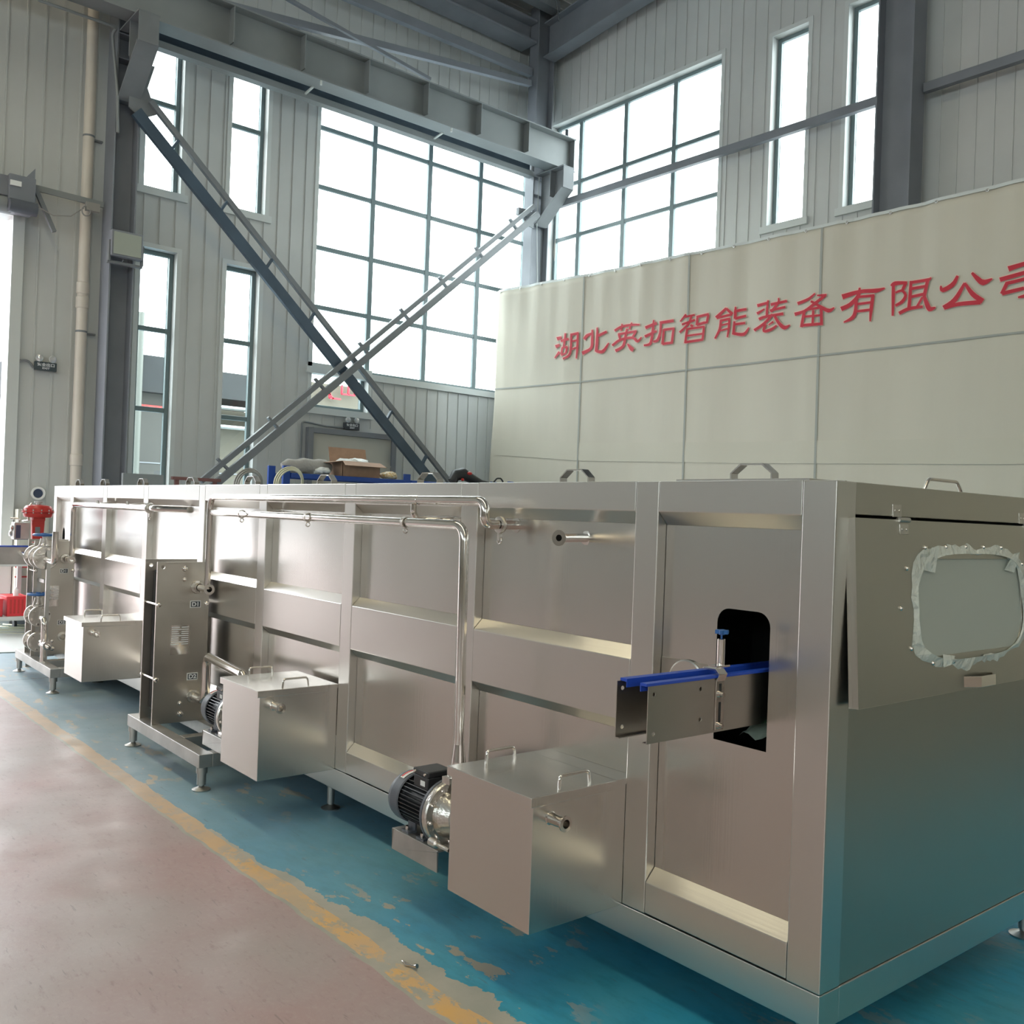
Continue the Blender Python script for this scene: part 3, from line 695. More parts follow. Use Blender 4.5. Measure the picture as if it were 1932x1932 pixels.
# red characters: brush strokes traced as centre lines (x, z on the cloth) with their widths
CROP = {5: (1030, 540, .15528), 6: (1310, 520, .15528), 7: (1580, 480, .18219)}
CH = [
 ('5', [((135, 640, 44), (188, 622, 30)), ((118, 735, 40), (165, 715, 30)), ((108, 872, 14), (165, 800, 34)),
        ((180, 665, 30), (275, 640, 28)), ((235, 572, 18), (230, 640, 26), (215, 748, 24)), ((198, 745, 22), (188, 832, 24)), ((192, 750, 22), (258, 735, 22)), ((256, 735, 22), (242, 812, 20)), ((184, 835, 26), (242, 815, 20)),
        ((308, 575, 24), (300, 770, 26), (272, 845, 28), (205, 880, 22)), ((303, 590, 28), (396, 570, 30)), ((386, 566, 26), (380, 760, 26), (368, 878, 14)), ((300, 672, 20), (380, 655, 20)), ((298, 768, 20), (376, 745, 20))]),
 ('5', [((562, 530, 18), (562, 650, 32), (545, 755, 32), (440, 815, 44)), ((465, 645, 36), (500, 600, 36), (560, 575, 28)), ((622, 503, 14), (622, 640, 34), (610, 795, 34)), ((610, 785, 34), (690, 793, 40), (762, 690, 14)), ((636, 600, 34), (738, 552, 28))]),
 ('5', [((835, 540, 26), (920, 492, 30), (1040, 470, 28), (1138, 468, 18)), ((925, 458, 14), (912, 540, 22)), ((1042, 442, 14), (1012, 525, 24)), ((876, 585, 26), (1100, 545, 26)), ((886, 585, 26), (902, 650, 26)), ((1088, 555, 24), (1050, 625, 24)), ((985, 515, 24), (955, 655, 28)),
        ((806, 720, 26), (905, 650, 30), (1050, 625, 28), (1112, 668, 34), (1160, 618, 10)), ((960, 640, 28), (935, 730, 32), (845, 785, 34)), ((990, 700, 14), (1040, 760, 50), (1062, 775, 40))]),
 ('5', [((1208, 505, 36), (1345, 448, 34)), ((1308, 412, 16), (1300, 520, 32), (1282, 650, 30), (1258, 705, 34), (1190, 718, 20)), ((1202, 612, 34), (1342, 545, 26)), ((1382, 445, 34), (1550, 418, 34)), ((1396, 435, 26), (1388, 560, 28), (1355, 655, 34), (1302, 672, 24)),
        ((1432, 520, 26), (1415, 705, 30)), ((1432, 530, 30), (1560, 512, 26)), ((1550, 512, 26), (1528, 695, 28)), ((1415, 700, 32), (1532, 685, 28))]),
 ('5', [((1632, 428, 16), (1702, 342, 24)), ((1690, 372, 24), (1808, 348, 22)), ((1652, 466, 26), (1810, 408, 26)), ((1768, 360, 22), (1728, 460, 26), (1625, 560, 24)), ((1755, 470, 24), (1785, 490, 34)),
        ((1828, 375, 30), (1932, 350, 30)), ((1840, 380, 26), (1832, 475, 30)), ((1832, 470, 32), (1932, 440, 30)), ((1972, 345, 28), (1955, 440, 26)), ((1920, 352, 30), (1978, 340, 30)), ((1925, 445, 30), (1960, 436, 26)),
        ((1716, 510, 26), (1692, 692, 28)), ((1716, 520, 26), (1928, 490, 26)), ((1716, 602, 22), (1915, 575, 22)), ((1692, 680, 30), (1905, 648, 28)), ((1920, 490, 26), (1902, 650, 26))]),
 ('6', [((388, 396, 28), (265, 512, 40)), ((385, 398, 28), (462, 468, 36)), ((270, 515, 30), (458, 470, 28)), ((322, 540, 28), (308, 650, 30), (250, 765, 20)), ((312, 548, 30), (436, 522, 28)), ((426, 520, 28), (418, 640, 28), (400, 748, 16)), ((310, 606, 20), (424, 580, 20)), ((300, 672, 20), (415, 642, 20)),
        ((500, 378, 14), (498, 440, 34), (494, 525, 34)), ((500, 430, 34), (632, 408, 30)), ((495, 522, 34), (628, 488, 28)), ((486, 555, 24), (474, 715, 34)), ((488, 592, 28), (616, 575, 28)), ((474, 702, 34), (600, 712, 40), (662, 630, 12))]),
 ('6', [((765, 365, 36), (890, 330, 30)), ((895, 300, 20), (885, 400, 28), (880, 492, 30)), ((762, 462, 34), (852, 405, 16)), ((928, 352, 34), (1124, 308, 30)), ((1022, 272, 14), (1018, 330, 28), (930, 440, 30)), ((918, 425, 28), (1104, 380, 28)), ((785, 530, 34), (860, 500, 32), (1080, 462, 34)),
        ((950, 470, 32), (850, 580, 32), (728, 665, 34)), ((862, 590, 28), (845, 672, 34), (930, 655, 34), (1000, 605, 20)), ((960, 560, 26), (900, 598, 12)), ((968, 480, 28), (1030, 580, 40), (1095, 632, 50), (1160, 600, 12))]),
 ('6', [((1466, 216, 16), (1385, 285, 32), (1255, 340, 38)), ((1490, 240, 14), (1545, 240, 30), (1605, 232, 20)), ((1590, 240, 34), (1450, 350, 36), (1340, 430, 34), (1220, 470, 42)), ((1415, 310, 28), (1520, 370, 34), (1630, 425, 50), (1700, 388, 12)), ((1350, 415, 26), (1540, 385, 30)),
        ((1335, 430, 34), (1300, 625, 34)), ((1540, 400, 36), (1545, 600, 34)), ((1330, 498, 26), (1545, 480, 26)), ((1445, 420, 28), (1435, 600, 28)), ((1300, 605, 36), (1548, 585, 34))]),
 ('7', [((50, 440, 54), (230, 385, 36), (400, 375, 44), (490, 348, 12)), ((230, 345, 18), (215, 430, 40), (130, 520, 42), (38, 565, 46)), ((195, 450, 30), (185, 590, 36), (150, 660, 38), (65, 702, 12)), ((215, 440, 26), (380, 425, 28)), ((368, 420, 34), (350, 560, 36), (338, 692, 14)), ((200, 515, 24), (352, 495, 24)), ((192, 590, 26), (345, 572, 26))]),
 ('7', [((578, 300, 30), (578, 420, 34), (572, 635, 22)), ((560, 330, 34), (600, 300, 44), (722, 292, 26)), ((708, 295, 34), (668, 380, 30)), ((600, 395, 20), (668, 375, 26), (705, 425, 30), (668, 490, 34), (600, 530, 26)), ((762, 275, 28), (752, 420, 34), (740, 560, 36)), ((755, 292, 30), (935, 262, 30), (968, 238, 12)), ((935, 262, 34), (898, 430, 34)), ((762, 355, 30), (908, 330, 28)), ((758, 440, 30), (905, 408, 30)),
        ((638, 610, 34), (740, 562, 36), (882, 540, 26)), ((895, 425, 30), (925, 510, 46), (955, 565, 52), (1015, 548, 12)), ((880, 440, 20), (822, 545, 26))]),
 ('7', [((1245, 222, 26), (1195, 310, 46), (1090, 370, 46), (1070, 325, 12)), ((1392, 190, 24), (1450, 250, 50), (1510, 290, 62), (1602, 252, 12)), ((1318, 296, 24), (1215, 470, 50), (1098, 552, 44)), ((1318, 296, 24), (1400, 410, 52), (1505, 485, 56)), ((1105, 558, 30), (1250, 515, 40), (1480, 495, 46))]),
 ('7', [((1770, 150, 56), (1860, 120, 46), (2060, 60, 40)), ((1682, 262, 46), (1932, 190, 40), (2010, 165, 36)), ((1760, 290, 40), (1700, 408, 34)), ((1750, 300, 36), (1932, 255, 34), (1975, 235, 34)), ((1975, 235, 34), (1950, 350, 34)), ((1705, 405, 40), (1932, 350, 36)), ((2060, 60, 50), (2050, 250, 50), (2000, 400, 52), (1870, 445, 16))]),
]
def on_cloth(px, py, off):
    y = YB-.02
    for _ in range(3): p = WY(px, py, y); y = YB-fold(p.x, p.z)-off
    return (p.x, y, p.z)
def stroke(g, st, cr, off, grow):
    ox, oy, sc = CROP[cr]
    P = [Vector((ox+a*sc, oy+b*sc)) for a, b, w in st]; Wd = [w*sc*.98 for a, b, w in st]
    # smooth the centre line
    Q, R_ = [P[0]], [Wd[0]]
    for i in range(1, len(P)):
        if len(P) > 2:
            p0 = P[i-2] if i > 1 else P[i-1]; p3 = P[i+1] if i < len(P)-1 else P[i]
        else: p0, p3 = P[i-1], P[i]
        for k in range(1, 5):
            t = k/4; q = .5*((2*P[i-1])+(P[i]-p0)*t+(2*p0-5*P[i-1]+4*P[i]-p3)*t*t+(-p0+3*P[i-1]-3*P[i]+p3)*t*t*t) if len(P) > 2 else P[i-1].lerp(P[i], t)
            Q.append(q); R_.append(Wd[i-1]*(1-t)+Wd[i]*t)
    lf, rt = [], []
    for i, q in enumerate(Q):
        d = (Q[min(i+1, len(Q)-1)]-Q[max(i-1, 0)]); d.normalize(); n = Vector((-d.y, d.x)); r = R_[i]/2+grow
        c = q-d*(grow if i == 0 else 0)+d*(grow if i == len(Q)-1 else 0); lf.append(c+n*r); rt.append(c-n*r)
    for i in range(len(Q)-1):
        g.face([on_cloth(*lf[i], off), on_cloth(*lf[i+1], off), on_cloth(*rt[i+1], off), on_cloth(*rt[i], off)])
for cr, strokes in CH:
    gr = G(); gp = G()
    for i, st in enumerate(strokes):
        stroke(gr, st, int(cr), .016+.0004*i, 0); stroke(gp, st, int(cr), .008+.0004*i, 1.3)
    o = th.part('character', gr, 'redtext'); th.part('character_edge', gp, 'pinkedge', parent=o)

# ================================================================== OUTSIDE
th = T('factory_building', 'grey metal factory building seen through the lower left windows', 'building', (-24, 8, 0))
g = G(); g.box(-30, -24, 6, 9.8, 0, 4.6); th.part('wall', g, 'nb_wall')
g = G(); g.box(-30.3, -23.7, 5.8, 9.8, 4.3, 5.2); th.part('roof_edge', g, 'nb_roof')
g = G(); g.box(-23.99, -23.93, 6, 9.8, 3.95, 4.0); th.part('red_line', g, 'red')
for z in (1.2, 2.55): g = G(); g.box(-24.0, -23.985, 6, 9.8, z, z+.03); th.part('joint', g, 'strut')
g = G(); yy = WX(261, 740, -23.6).y; g.cyl((-23.6, yy, 0), (-23.6, yy, 6.2), .085); th.part('downpipe', g, mat('pale_green_pipe', (.115, .125, .11), .5))
th = T('added_building', 'pale long building added across the yard to soften reflections of the doorway', 'building', (-44, -12, 0))  # added block, tones down the glare mirrored in the far tunnel panels
g = G(); g.box(-52, -44, -34, 5.7, 0, 8.5); th.part('wall', g, mat('pale_render', (.24, .245, .25), .8))
g = G(); g.box(-52.3, -43.7, -34.3, 6.0, 8.5, 8.9); th.part('roof_edge', g, 'nb_roof')
for k in range(7): g = G(); g.box(-44.02, -43.99, -32+5.2*k, -29.5+5.2*k, 2.5, 4.6); th.part('window', g, 'nb_roof')
th = T('canopy_building', 'beige building with a canopy seen through the second lower window', 'building', (-24, 12, 0))
g = G(); g.box(-30, -24.3, 9.85, 22, 0, 4.1); th.part('wall', g, 'nb_wall2')
g = G(); g.box(-28, -24.2, 9.85, 12.2, 4.4, 5.1); th.part('roof_edge', g, 'nb_roof')
for z in (3.6, 3.85, 4.1): g = G(); g.box(-24.2, -23.6, 9.85, 14, z, z+.05); th.part('canopy_rail', g, 'trim')
g = G(); g.box(-24.3, -24.27, 9.85, 22, 2.4, 2.43); th.part('joint', g, 'strut')
q = WX(600, 722, -24.4); g = G(); g.box(-24.9, -24.4, 12.4, 22, 4.1, q.z); th.part('sign_wall', g, 'nb_wall2')
# parts of red wall letters showing through the small pane, too cut off to read
for px, py, bars in ((617, 743, (((-.06, .12), (-.13, -.12)), ((.0, .12), (.13, -.12)))), (634, 744, (((-.1, .1), (-.1, -.12)), ((-.1, -.12), (.1, -.12)))),
                     (659, 737, (((-.12, .14), (-.12, -.12)), ((-.12, -.12), (.12, -.12)), ((.12, -.12), (.12, .02)), ((0, .14), (0, -.12)))), (684, 737, (((.1, .13), (-.1, .06)), ((-.1, .06), (-.02, -.12))))):
    c = WX(px, py, -24.2); g = G()
    for (y0, z0), (y1, z1) in bars: g.obox((-24.25, c.y+y0*1.8, c.z+z0), (-24.25, c.y+y1*1.8, c.z+z1), .04, .06, up=(1, 0, 0))
    th.part('red_letter', g, 'redtext')

# ================================================================== TUNNEL MACHINE (frame 'M': u along, v into, z up)
V = 2.35; VP_ = 2.393; ZTOP = 1.68; ZB = .152
U0, U1 = 1.461, 9.82; VE = 3.95
posts = [(1.461, 1.569), (2.114, 2.216), (3.099, 3.213), (4.093, 4.198), (5.100, 5.200), (6.03, 6.13), (7.128, 7.232), (8.14, 8.245), (9.14, 9.24), (9.72, 9.82)]
tm = T('tunnel_machine', 'very long stainless steel processing tunnel with framed side panels on short legs', 'machine', (5.6, 3.1, 0), 'M')
for i, (a, b) in enumerate(posts):
    g = G('M'); g.box(a, b, V, V+.10, .256, ZTOP-.001); tm.part('post', g, 'steel_v', bevel=.003)
g = G('M'); g.box(U0, U1, V, V+.10, ZB, .254); tm.part('bottom_rail', g, 'steel_h', bevel=.003)
g = G('M'); g.box(U0, U0+.1, V+.10, VE, ZB, .254); tm.part('bottom_rail', g, 'steel_h', bevel=.003)
g = G('M'); g.box(U0, U1, VE-.1, VE, ZB, ZTOP-.02); g.box(U1-.06, U1, V+.1, VE-.1, ZB, ZTOP-.02); tm.part('rear_wall', g, 'sheet')
gap = .0015
for i in range(len(posts)-1):
    a, b = posts[i][1]+gap, posts[i+1][0]-gap
    g = G('M'); g.prism([(V, 1.58), (V, ZTOP), (V+.1, ZTOP), (V+.1, 1.537), (VP_, 1.537)], 0, a, b); tm.part('top_beam', g, 'steel_h', bevel=.002)
    g = G('M'); g.prism([(V, .2595), (V, .36), (VP_, .403), (V+.1, .403), (V+.1, .2595)], 0, a, b); tm.part('bottom_beam', g, 'steel_h', bevel=.002)
    if i == 0:
        g = G('M'); r = .045; uc = []
        zb, zt, ua, ub = .872, 1.285, 1.693, 1.890
        hole = [(ua, zb), (ub, zb+.0)]
        hole += [(ub-r+r*math.cos(t), zt-r+r*math.sin(t)) for t in [PI/2*k/6 for k in range(7)]]
        hole += [(ua+r-r*math.sin(t), zt-r+r*math.cos(t)) for t in [PI/2*k/6 for k in range(7)]]
        g.holed([(a, .403), (b, .403), (b, 1.537), (a, 1.537)], [hole], 1, VP_, VP_+.003)
        tm.part('side_panel', g, 'sheet')
        g = G('M'); g.box(1.892, 2.112, VP_-.004, VP_-.0005, .955, 1.10); tm.part('cover_plate', g, 'plate', bevel=.001)
        g = G('M'); g.lathe((2.0, VP_-.004, 1.03), (0, -1, 0), [(.075, 0), (.075, .006), (.07, .008), (0, .008)], 32); tm.part('round_cap', g, 'tank')
    else:
        g = G('M'); g.prism([(V, .868), (V, 1.078), (VP_, 1.121), (V+.1, 1.121), (V+.1, .825), (VP_, .825)], 0, a, b); tm.part('middle_belt', g, 'steel_h', bevel=.002)
        for z0, z1 in ((.403, .825), (1.121, 1.537)):
            if i == 8 and z0 > 1:
                g = G('M'); hole = [(9.60+.045*math.cos(t)*(1), 1.20+.09*math.sin(t)) for t in [2*PI*k/20 for k in range(20)]]
                g.holed([(a, z0), (b, z0), (b, z1), (a, z1)], [hole], 1, VP_, VP_+.003); tm.part('side_panel', g, 'sheet')
            else:
                g = G('M'); g.box(a, b, VP_, VP_+.003, z0, z1); tm.part('side_panel', g, 'sheet')
# black sheets standing in for the shade of the hollow behind the openings
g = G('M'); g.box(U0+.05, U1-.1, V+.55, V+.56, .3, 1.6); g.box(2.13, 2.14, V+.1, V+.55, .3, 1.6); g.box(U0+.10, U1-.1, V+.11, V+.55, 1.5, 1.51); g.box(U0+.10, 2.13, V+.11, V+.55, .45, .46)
tm.part('hollow_shade', g, 'dark')
# top sheet, lids and their handles
g = G('M'); g.box(U0+.003, U1, V+.101, VE-.1, ZTOP-.012, ZTOP-.003); tm.part('top_sheet', g, 'tank')
for i in range(len(posts)-1):
    a, b = posts[i][1]+.02, posts[i+1][0]-.02; um = (posts[i][1]+posts[i+1][0])/2
    g = G('M'); g.box(a, b, V+.06, 3.2, ZTOP-.001, ZTOP+(.009 if i == 0 else .002)); lid = tm.part('lid', g, 'tank')
    def strap(u0, u1, z, h, v0, w, m):
        g = G('M'); t = .005; L = u1-u0; c = L*.24
        out = [(u0, z), (u0, z+h*.42), (u0+c, z+h), (u1-c, z+h), (u1, z+h*.42), (u1, z)]
        inn = [(u1-t, z), (u1-t, z+h*.42-t*.3), (u1-c-t*.5, z+h-t), (u0+c+t*.5, z+h-t), (u0+t, z+h*.42-t*.3), (u0+t, z)]
        g.prism(out+inn, 1, v0, v0+w); return tm.part('handle', g, m, parent=lid)
    L = .16 if i < 2 else .165
    strap(um-L/2, um+L/2, ZTOP+(.009 if i == 0 else .002), .052+.004*i/3, 2.47, .035, 'pipe')
g = G('M'); g.tube([(1.60, 3.10, 1.685), (1.60, 3.13, 1.725), (1.60, 3.33, 1.725), (1.60, 3.37, 1.685)], .006, fil=.012); tm.part('end_handle', g, 'pipe')
# end face
UE = U0+.002
g = G('M'); g.box(UE, UE+.06, V+.10, VE, 1.587, ZTOP-.001); tm.part('end_top_beam', g, 'endsheet_dim', bevel=.002)
g = G('M'); g.box(UE+.002, UE+.012, 2.402, VE, .2555, 1.042); g.box(UE+.002, UE+.06, 2.402, VE, 1.03, 1.042); tm.part('end_panel', g, 'endsheet_dim', bevel=.001)
g = G('M'); g.box(UE-.001, UE+.1, V+.04, 2.399, .2555, 1.68); tm.part('corner_return', g, 'endsheet_dim')
g = G('M'); g.box(UE+.05, UE+.055, 2.40, VE, 1.045, 1.585); tm.part('door_gap_shade', g, 'dark')  # black sheet painting in the shade seen through the door gap
# hinged inspection door with milky window
DU = 1.441; rr = []
def rrect(v0, v1, z0, z1, r, n=8):
    pts = []
    for cx, cz, a0 in ((v1-r, z1-r, 0), (v0+r, z1-r, PI/2), (v0+r, z0+r, PI), (v1-r, z0+r, 3*PI/2)):
        pts += [(cx+r*math.cos(a0+PI/2*k/n), cz+r*math.sin(a0+PI/2*k/n)) for k in range(n+1)]
    return pts
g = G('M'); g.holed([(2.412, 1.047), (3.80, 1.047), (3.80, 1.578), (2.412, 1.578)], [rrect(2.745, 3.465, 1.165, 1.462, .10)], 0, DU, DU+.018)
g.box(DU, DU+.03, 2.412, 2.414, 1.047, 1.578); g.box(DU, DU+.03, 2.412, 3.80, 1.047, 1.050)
door = tm.part('inspection_door', g, 'endsheet_dim', bevel=.0015)
g = G('M'); g.prism(rrect(2.735, 3.475, 1.155, 1.472, .10), 0, DU+.004, DU+.010); tm.part('door_window', g, 'acrylic', parent=door)
# torn protective film left round the window edge
def tornring(outer, inner, seed):
    rnd = random.Random(seed); g = G('M'); n = 72; cv, cz = 3.105, 1.3135; vs = []
    for k in range(n):
        t = 2*PI*k/n
        def sup(av, az, p=3.4): c, s_ = math.cos(t), math.sin(t); q = (abs(c/av)**p+abs(s_/az)**p)**(-1/p); return cv+c*q, cz+s_*q
        jo = outer*(1+rnd.uniform(-.025, .04)+.035*math.sin(3*t+1)+.03*math.sin(7*t+2)); ji = inner*(1+rnd.uniform(-.02, .012)-.035*max(0, math.sin(5*t+.6)))
        o, m_, i_ = sup(.392*jo, .182*jo), sup(.375*(outer+inner)/2, .168*(outer+inner)/2), sup(.392*ji, .182*ji)
        vs += [(DU-.001, *o), (DU-.006-rnd.uniform(0, .008), *m_), (DU-.002-rnd.uniform(0, .004), *i_)]
    fs = []
    for k in range(n):
        a, b = 3*k, 3*((k+1) % n); fs += [(a, b, b+1, a+1), (a+1, b+1, b+2, a+2)]
    g.mesh(vs, fs, False); return g
tm.part('torn_film', tornring(1.04, .93, 3), 'film', parent=door)
for a, b in (((1745, 1075), (1758, 1030)), ((1898, 1075), (1912, 1042)), ((1775, 1232), (1768, 1254))):
    p, q = MU(*a, DU-.008), MU(*b, DU-.012); g = G('M'); g.mesh([(DU-.006, p.y-.03, p.z), (DU-.006, p.y+.05, p.z-.01), (DU-.016, q.y+.03, q.z), (DU-.012, q.y-.01, q.z-.006)], [(0, 1, 2, 3)]); tm.part('film_flap', g, 'film', parent=door)
for px, py in ((1742, 1033), (1781, 1032), (1818, 1032), (1852, 1032), (1885, 1033), (1705, 1072), (1690, 1147), (1705, 1222), (1744, 1249), (1783, 1246), (1733, 1236), (1922, 1064), (1920, 1198)):
    p = MU(px, py, DU); g = G('M'); g.lathe((DU+.001, p.y, p.z), (-1, 0, 0), [(.0075, 0), (.0075, .004), (.004, .008), (0, .0085)], 10); tm.part('rivet', g, 'pipe', parent=door)
for yc in (2.675, 3.535):
    g = G('M'); g.box(DU-.003, DU, yc-.025, yc+.025, 1.535, 1.566); g.box(UE-.004, UE, yc-.025, yc+.025, 1.587, 1.625); g.cyl((DU-.001, yc-.03, 1.578), (DU-.001, yc+.03, 1.578), .008, 12)
    for zz in (1.550, 1.606):
        for s in (-.012, .012): g.lathe((DU-.003 if zz < 1.58 else UE-.004, yc+s, zz), (-1, 0, 0), [(.005, 0), (.004, .003), (0, .0035)], 8)
    tm.part('hinge', g, 'cast', parent=door, bevel=.001)
g = G('M')
g.prism([(DU, 3.03), (DU-.035, 3.075), (DU-.035, 3.175), (DU, 3.225), (DU, 3.219), (DU-.030, 3.172), (DU-.030, 3.078), (DU, 3.036)], 2, 1.055, 1.09)
tm.part('door_handle', g, 'pipe', parent=door, bevel=.001)
hx = Vector((-(DU-5.6), 0, 1.578))                 # the door hangs a little open on its top hinges
door.matrix_local = Matrix.Translation(hx) @ Matrix.Rotation(-.058, 4, 'Y') @ Matrix.Translation(-hx)
# legs
def leg(th, u, v, z1, r=.022, m='dull', parent=None):
    g = G(th.fr); g.cyl((u, v, .03), (u, v, z1), r, 16); o = th.part('leg', g, m)
    g = G(th.fr); g.lathe((u, v, 0), (0, 0, 1), [(0, .0), (.048, 0), (.050, .006), (.030, .014), (.014, .022), (.014, .05)], 24); th.part('foot_pad', g, m, parent=o)
    g = G(th.fr); g.lathe((u, v, z1-.035), (0, 0, 1), [(r, 0), (r+.006, .0), (r+.006, .035), (r, .035)], 16); th.part('collar', g, m, parent=o)
for u, v in ((1.556, 3.897), (1.56, 2.43), (3.05, 2.43), (4.372, 2.43), (5.75, 2.43), (7.2, 2.43), (8.5, 2.43), (9.7, 2.43), (3.0, 3.897), (4.4, 3.897), (5.8, 3.897), (7.2, 3.897), (8.5, 3.897), (9.7, 3.897)):
    leg(tm, u, v, ZB, .019)
g = G('M'); p = MU(1740, 1840, U0); g.lathe((U0+.03, 2.98, ZB+.002), (0, 0, -1), [(.008, 0), (.008, .006), (0, .008)], 10); tm.part('drain_plug', g, 'pipe')
# side tanks welded to the frame
def tank(u0, u1, k):
    g = G('M'); g.box(u0, u1, 1.937, V-.001, .252, .664); body = tm.part('side_tank', g, 'tank', bevel=.0015)
    g = G('M'); g.box(u0-.008, u1+.008, 1.922, 2.296, .648, .680); lid = tm.part('tank_lid', g, 'tank', parent=body, bevel=.002)
    g = G('M'); g.box(u0-.004, u1+.008, 2.2985, VP_-.001 if k != 1 else V-.001, .660, .679)
    tm.part('tank_ledge', g, 'tank', parent=body)
    for du, v0, v1 in ((.018, 2.06, 2.195), (u1-u0-.04, 2.055, 2.185)):
        g = G('M'); g.tube([(u0+du, v0, .679), (u0+du+.002, v0+.004, .722), (u0+du+.002, v1-.004, .722), (u0+du, v1, .679)], .0052, fil=.014, seg=10); tm.part('lid_handle', g, 'pipe', parent=body)
    g = G('M'); g.lathe((u0, 2.012, .602), (-1, 0, 0), [(.022, 0), (.019, .003), (.0175, .058), (.0175, .062), (.025, .066), (.025, .072), (.014, .073), (.014, .02), (0, .02)], 24)
    tm.part('tank_outlet', g, 'pipe', parent=body)
    g = G('M'); g.lathe((u0-.019, 2.012, .602), (-1, 0, 0), [(.0138, 0), (0, 0)], 24); tm.part('outlet_bore', g, 'dark', parent=body)
tank(2.2145, 2.647, 0); tank(4.20, 4.635, 1); tank(7.15, 7.61, 2)
# nozzles on the side wall
def ferrule(th, name, p, d, L, r, parent=None, m='pipe'):
    g = G('M'); d = Vector(d).normalized()
    g.lathe(p, d, [(r+.010, 0), (r+.010, .003), (r, .005), (r, L-.008), (r+.012, L-.003), (r+.012, L), (r-.004, L), (r-.004, L-.05), (0, L-.05)], 24); return th.part(name, g, m)
ferrule(tm, 'nozzle', (2.495, VP_, 1.478), (-.35, -1, 0), .21, .0155)
g = G('M'); d = Vector((-.35, -1, 0)).normalized(); q = Vector((2.495, VP_, 1.478))+d*.165; g.lathe(q, d, [(.0112, 0), (0, 0)], 16); tm.part('nozzle_bore', g, 'dark')

# ================================================================== PIPES
PR = .0185
th = T('steel_pipe', 'upper polished steel pipe along the tunnel, ending in an S bend near its middle', 'pipe', (4.3, 2.24, 1.06), 'M', 'polished steel pipes on the tunnel')
g = G('M'); g.tube([(5.655, 2.238, 1.035), (5.655, 2.238, 1.600), (3.03, 2.235, 1.602), (2.90, 2.235, 1.602), (2.90, 2.235, 1.512), (2.90, 2.30, 1.512)], PR, fil=.075, seg=20); th.part('pipe_run', g, 'pipe')
g = G('M'); g.tube([(3.40, 2.235, 1.60), (3.40, 2.235, 1.53), (3.40, 2.30, 1.518), (3.30, 2.36, 1.515)], .013, fil=.03, seg=14); th.part('branch', g, 'pipe')
g = G('M')
g.lathe((3.40, 2.235, 1.601), (1, 0, 0), [(PR, -.04), (PR+.0015, -.038), (PR+.0015, .038), (PR, .04)], 20)
th.part('weld_sleeve', g, 'pipe')
def clamp(th, p, d, r):
    d = Vector(d).normalized(); g = G('M'); g.lathe(Vector(p)-d*.009, d, [(r, 0), (r+.014, .001), (r+.016, .009), (r+.014, .017), (r, .018)], 24)
    e = Vector((0, 0, -1)); q = Vector(p)+e*(r+.012); g.obox(q, q+e*.030, .014, .014, up=d)
    o = th.part('clamp', g, 'cast')
    g = G('M'); g.tube([q+e*.02+Vector((.012*math.cos(t), 0, -.012-.012*math.sin(t))) for t in [2*PI*k/10 for k in range(11)]], .003, seg=6); th.part('wing_nut', g, 'pipe', parent=o)
clamp(th, (2.90, 2.312, 1.512), (0, 1, 0), PR)
g = G('M'); g.lathe((2.90, 2.318, 1.512), (0, 1, 0), [(PR, 0), (PR, .072), (PR+.012, .073), (PR+.012, .076)], 20); th.part('wall_nozzle', g, 'pipe')
th = T('steel_pipe', 'lower polished steel pipe running along the tunnel and down behind the nearest tank', 'pipe', (3.5, 2.15, .57), 'M', 'polished steel pipes on the tunnel')
g = G('M'); rp = [PR]*60
g.tube([(5.60, 2.235, 1.506), (5.45, 2.18, 1.506), (2.915, 2.15, 1.506), (2.897, 2.15, .69)], PR, fil=.062, seg=20); th.part('pipe_run', g, 'pipe')
g = G('M'); g.lathe((2.897, 2.15, .695), (0, 0, -1), [(PR, 0), (.0195, .02), (.0275, .085), (.0275, .133)], 20); th.part('reducer', g, 'pipe')
for u in (4.98, 4.20, 3.33):
    g = G('M'); g.obox((u, 2.165, 1.506), (u, 2.392, 1.530), .012, .008); g.lathe((u, 2.15, 1.506), (1, 0, 0), [(PR, -.008), (PR+.004, -.008), (PR+.004, .008), (PR, .008)], 20); o = th.part('pipe_hanger', g, 'cast')
    g = G('M'); g.tube([(u-.004, 2.15+.010*math.cos(t), 1.472-.011*math.sin(t)) for t in [2*PI*k/10 for k in range(11)]], .0028, seg=6); th.part('wing_nut', g, 'pipe', parent=o)
th = T('steel_pipe', 'polished steel pipe at the far end of the tunnel, above the far valve stand', 'pipe', (7.8, 2.24, 1.05), 'M', 'polished steel pipes on the tunnel')
g = G('M'); g.tube([(8.70, 2.24, 1.07), (8.70, 2.24, 1.512), (6.66, 2.24, 1.512), (6.60, 2.28, 1.512), (6.40, 2.385, 1.512)], .022, fil=.07, seg=18); th.part('pipe_run', g, 'pipe')
clamp(th, (6.75, 2.24, 1.512), (1, 0, 0), .022)
for u in (8.0, 7.25): g = G('M'); g.obox((u, 2.26, 1.53), (u, 2.392, 1.55), .012, .012); g.cyl((u, 2.24, 1.53), (u, 2.24, 1.555), .01); th.part('pipe_hanger', g, 'cast')

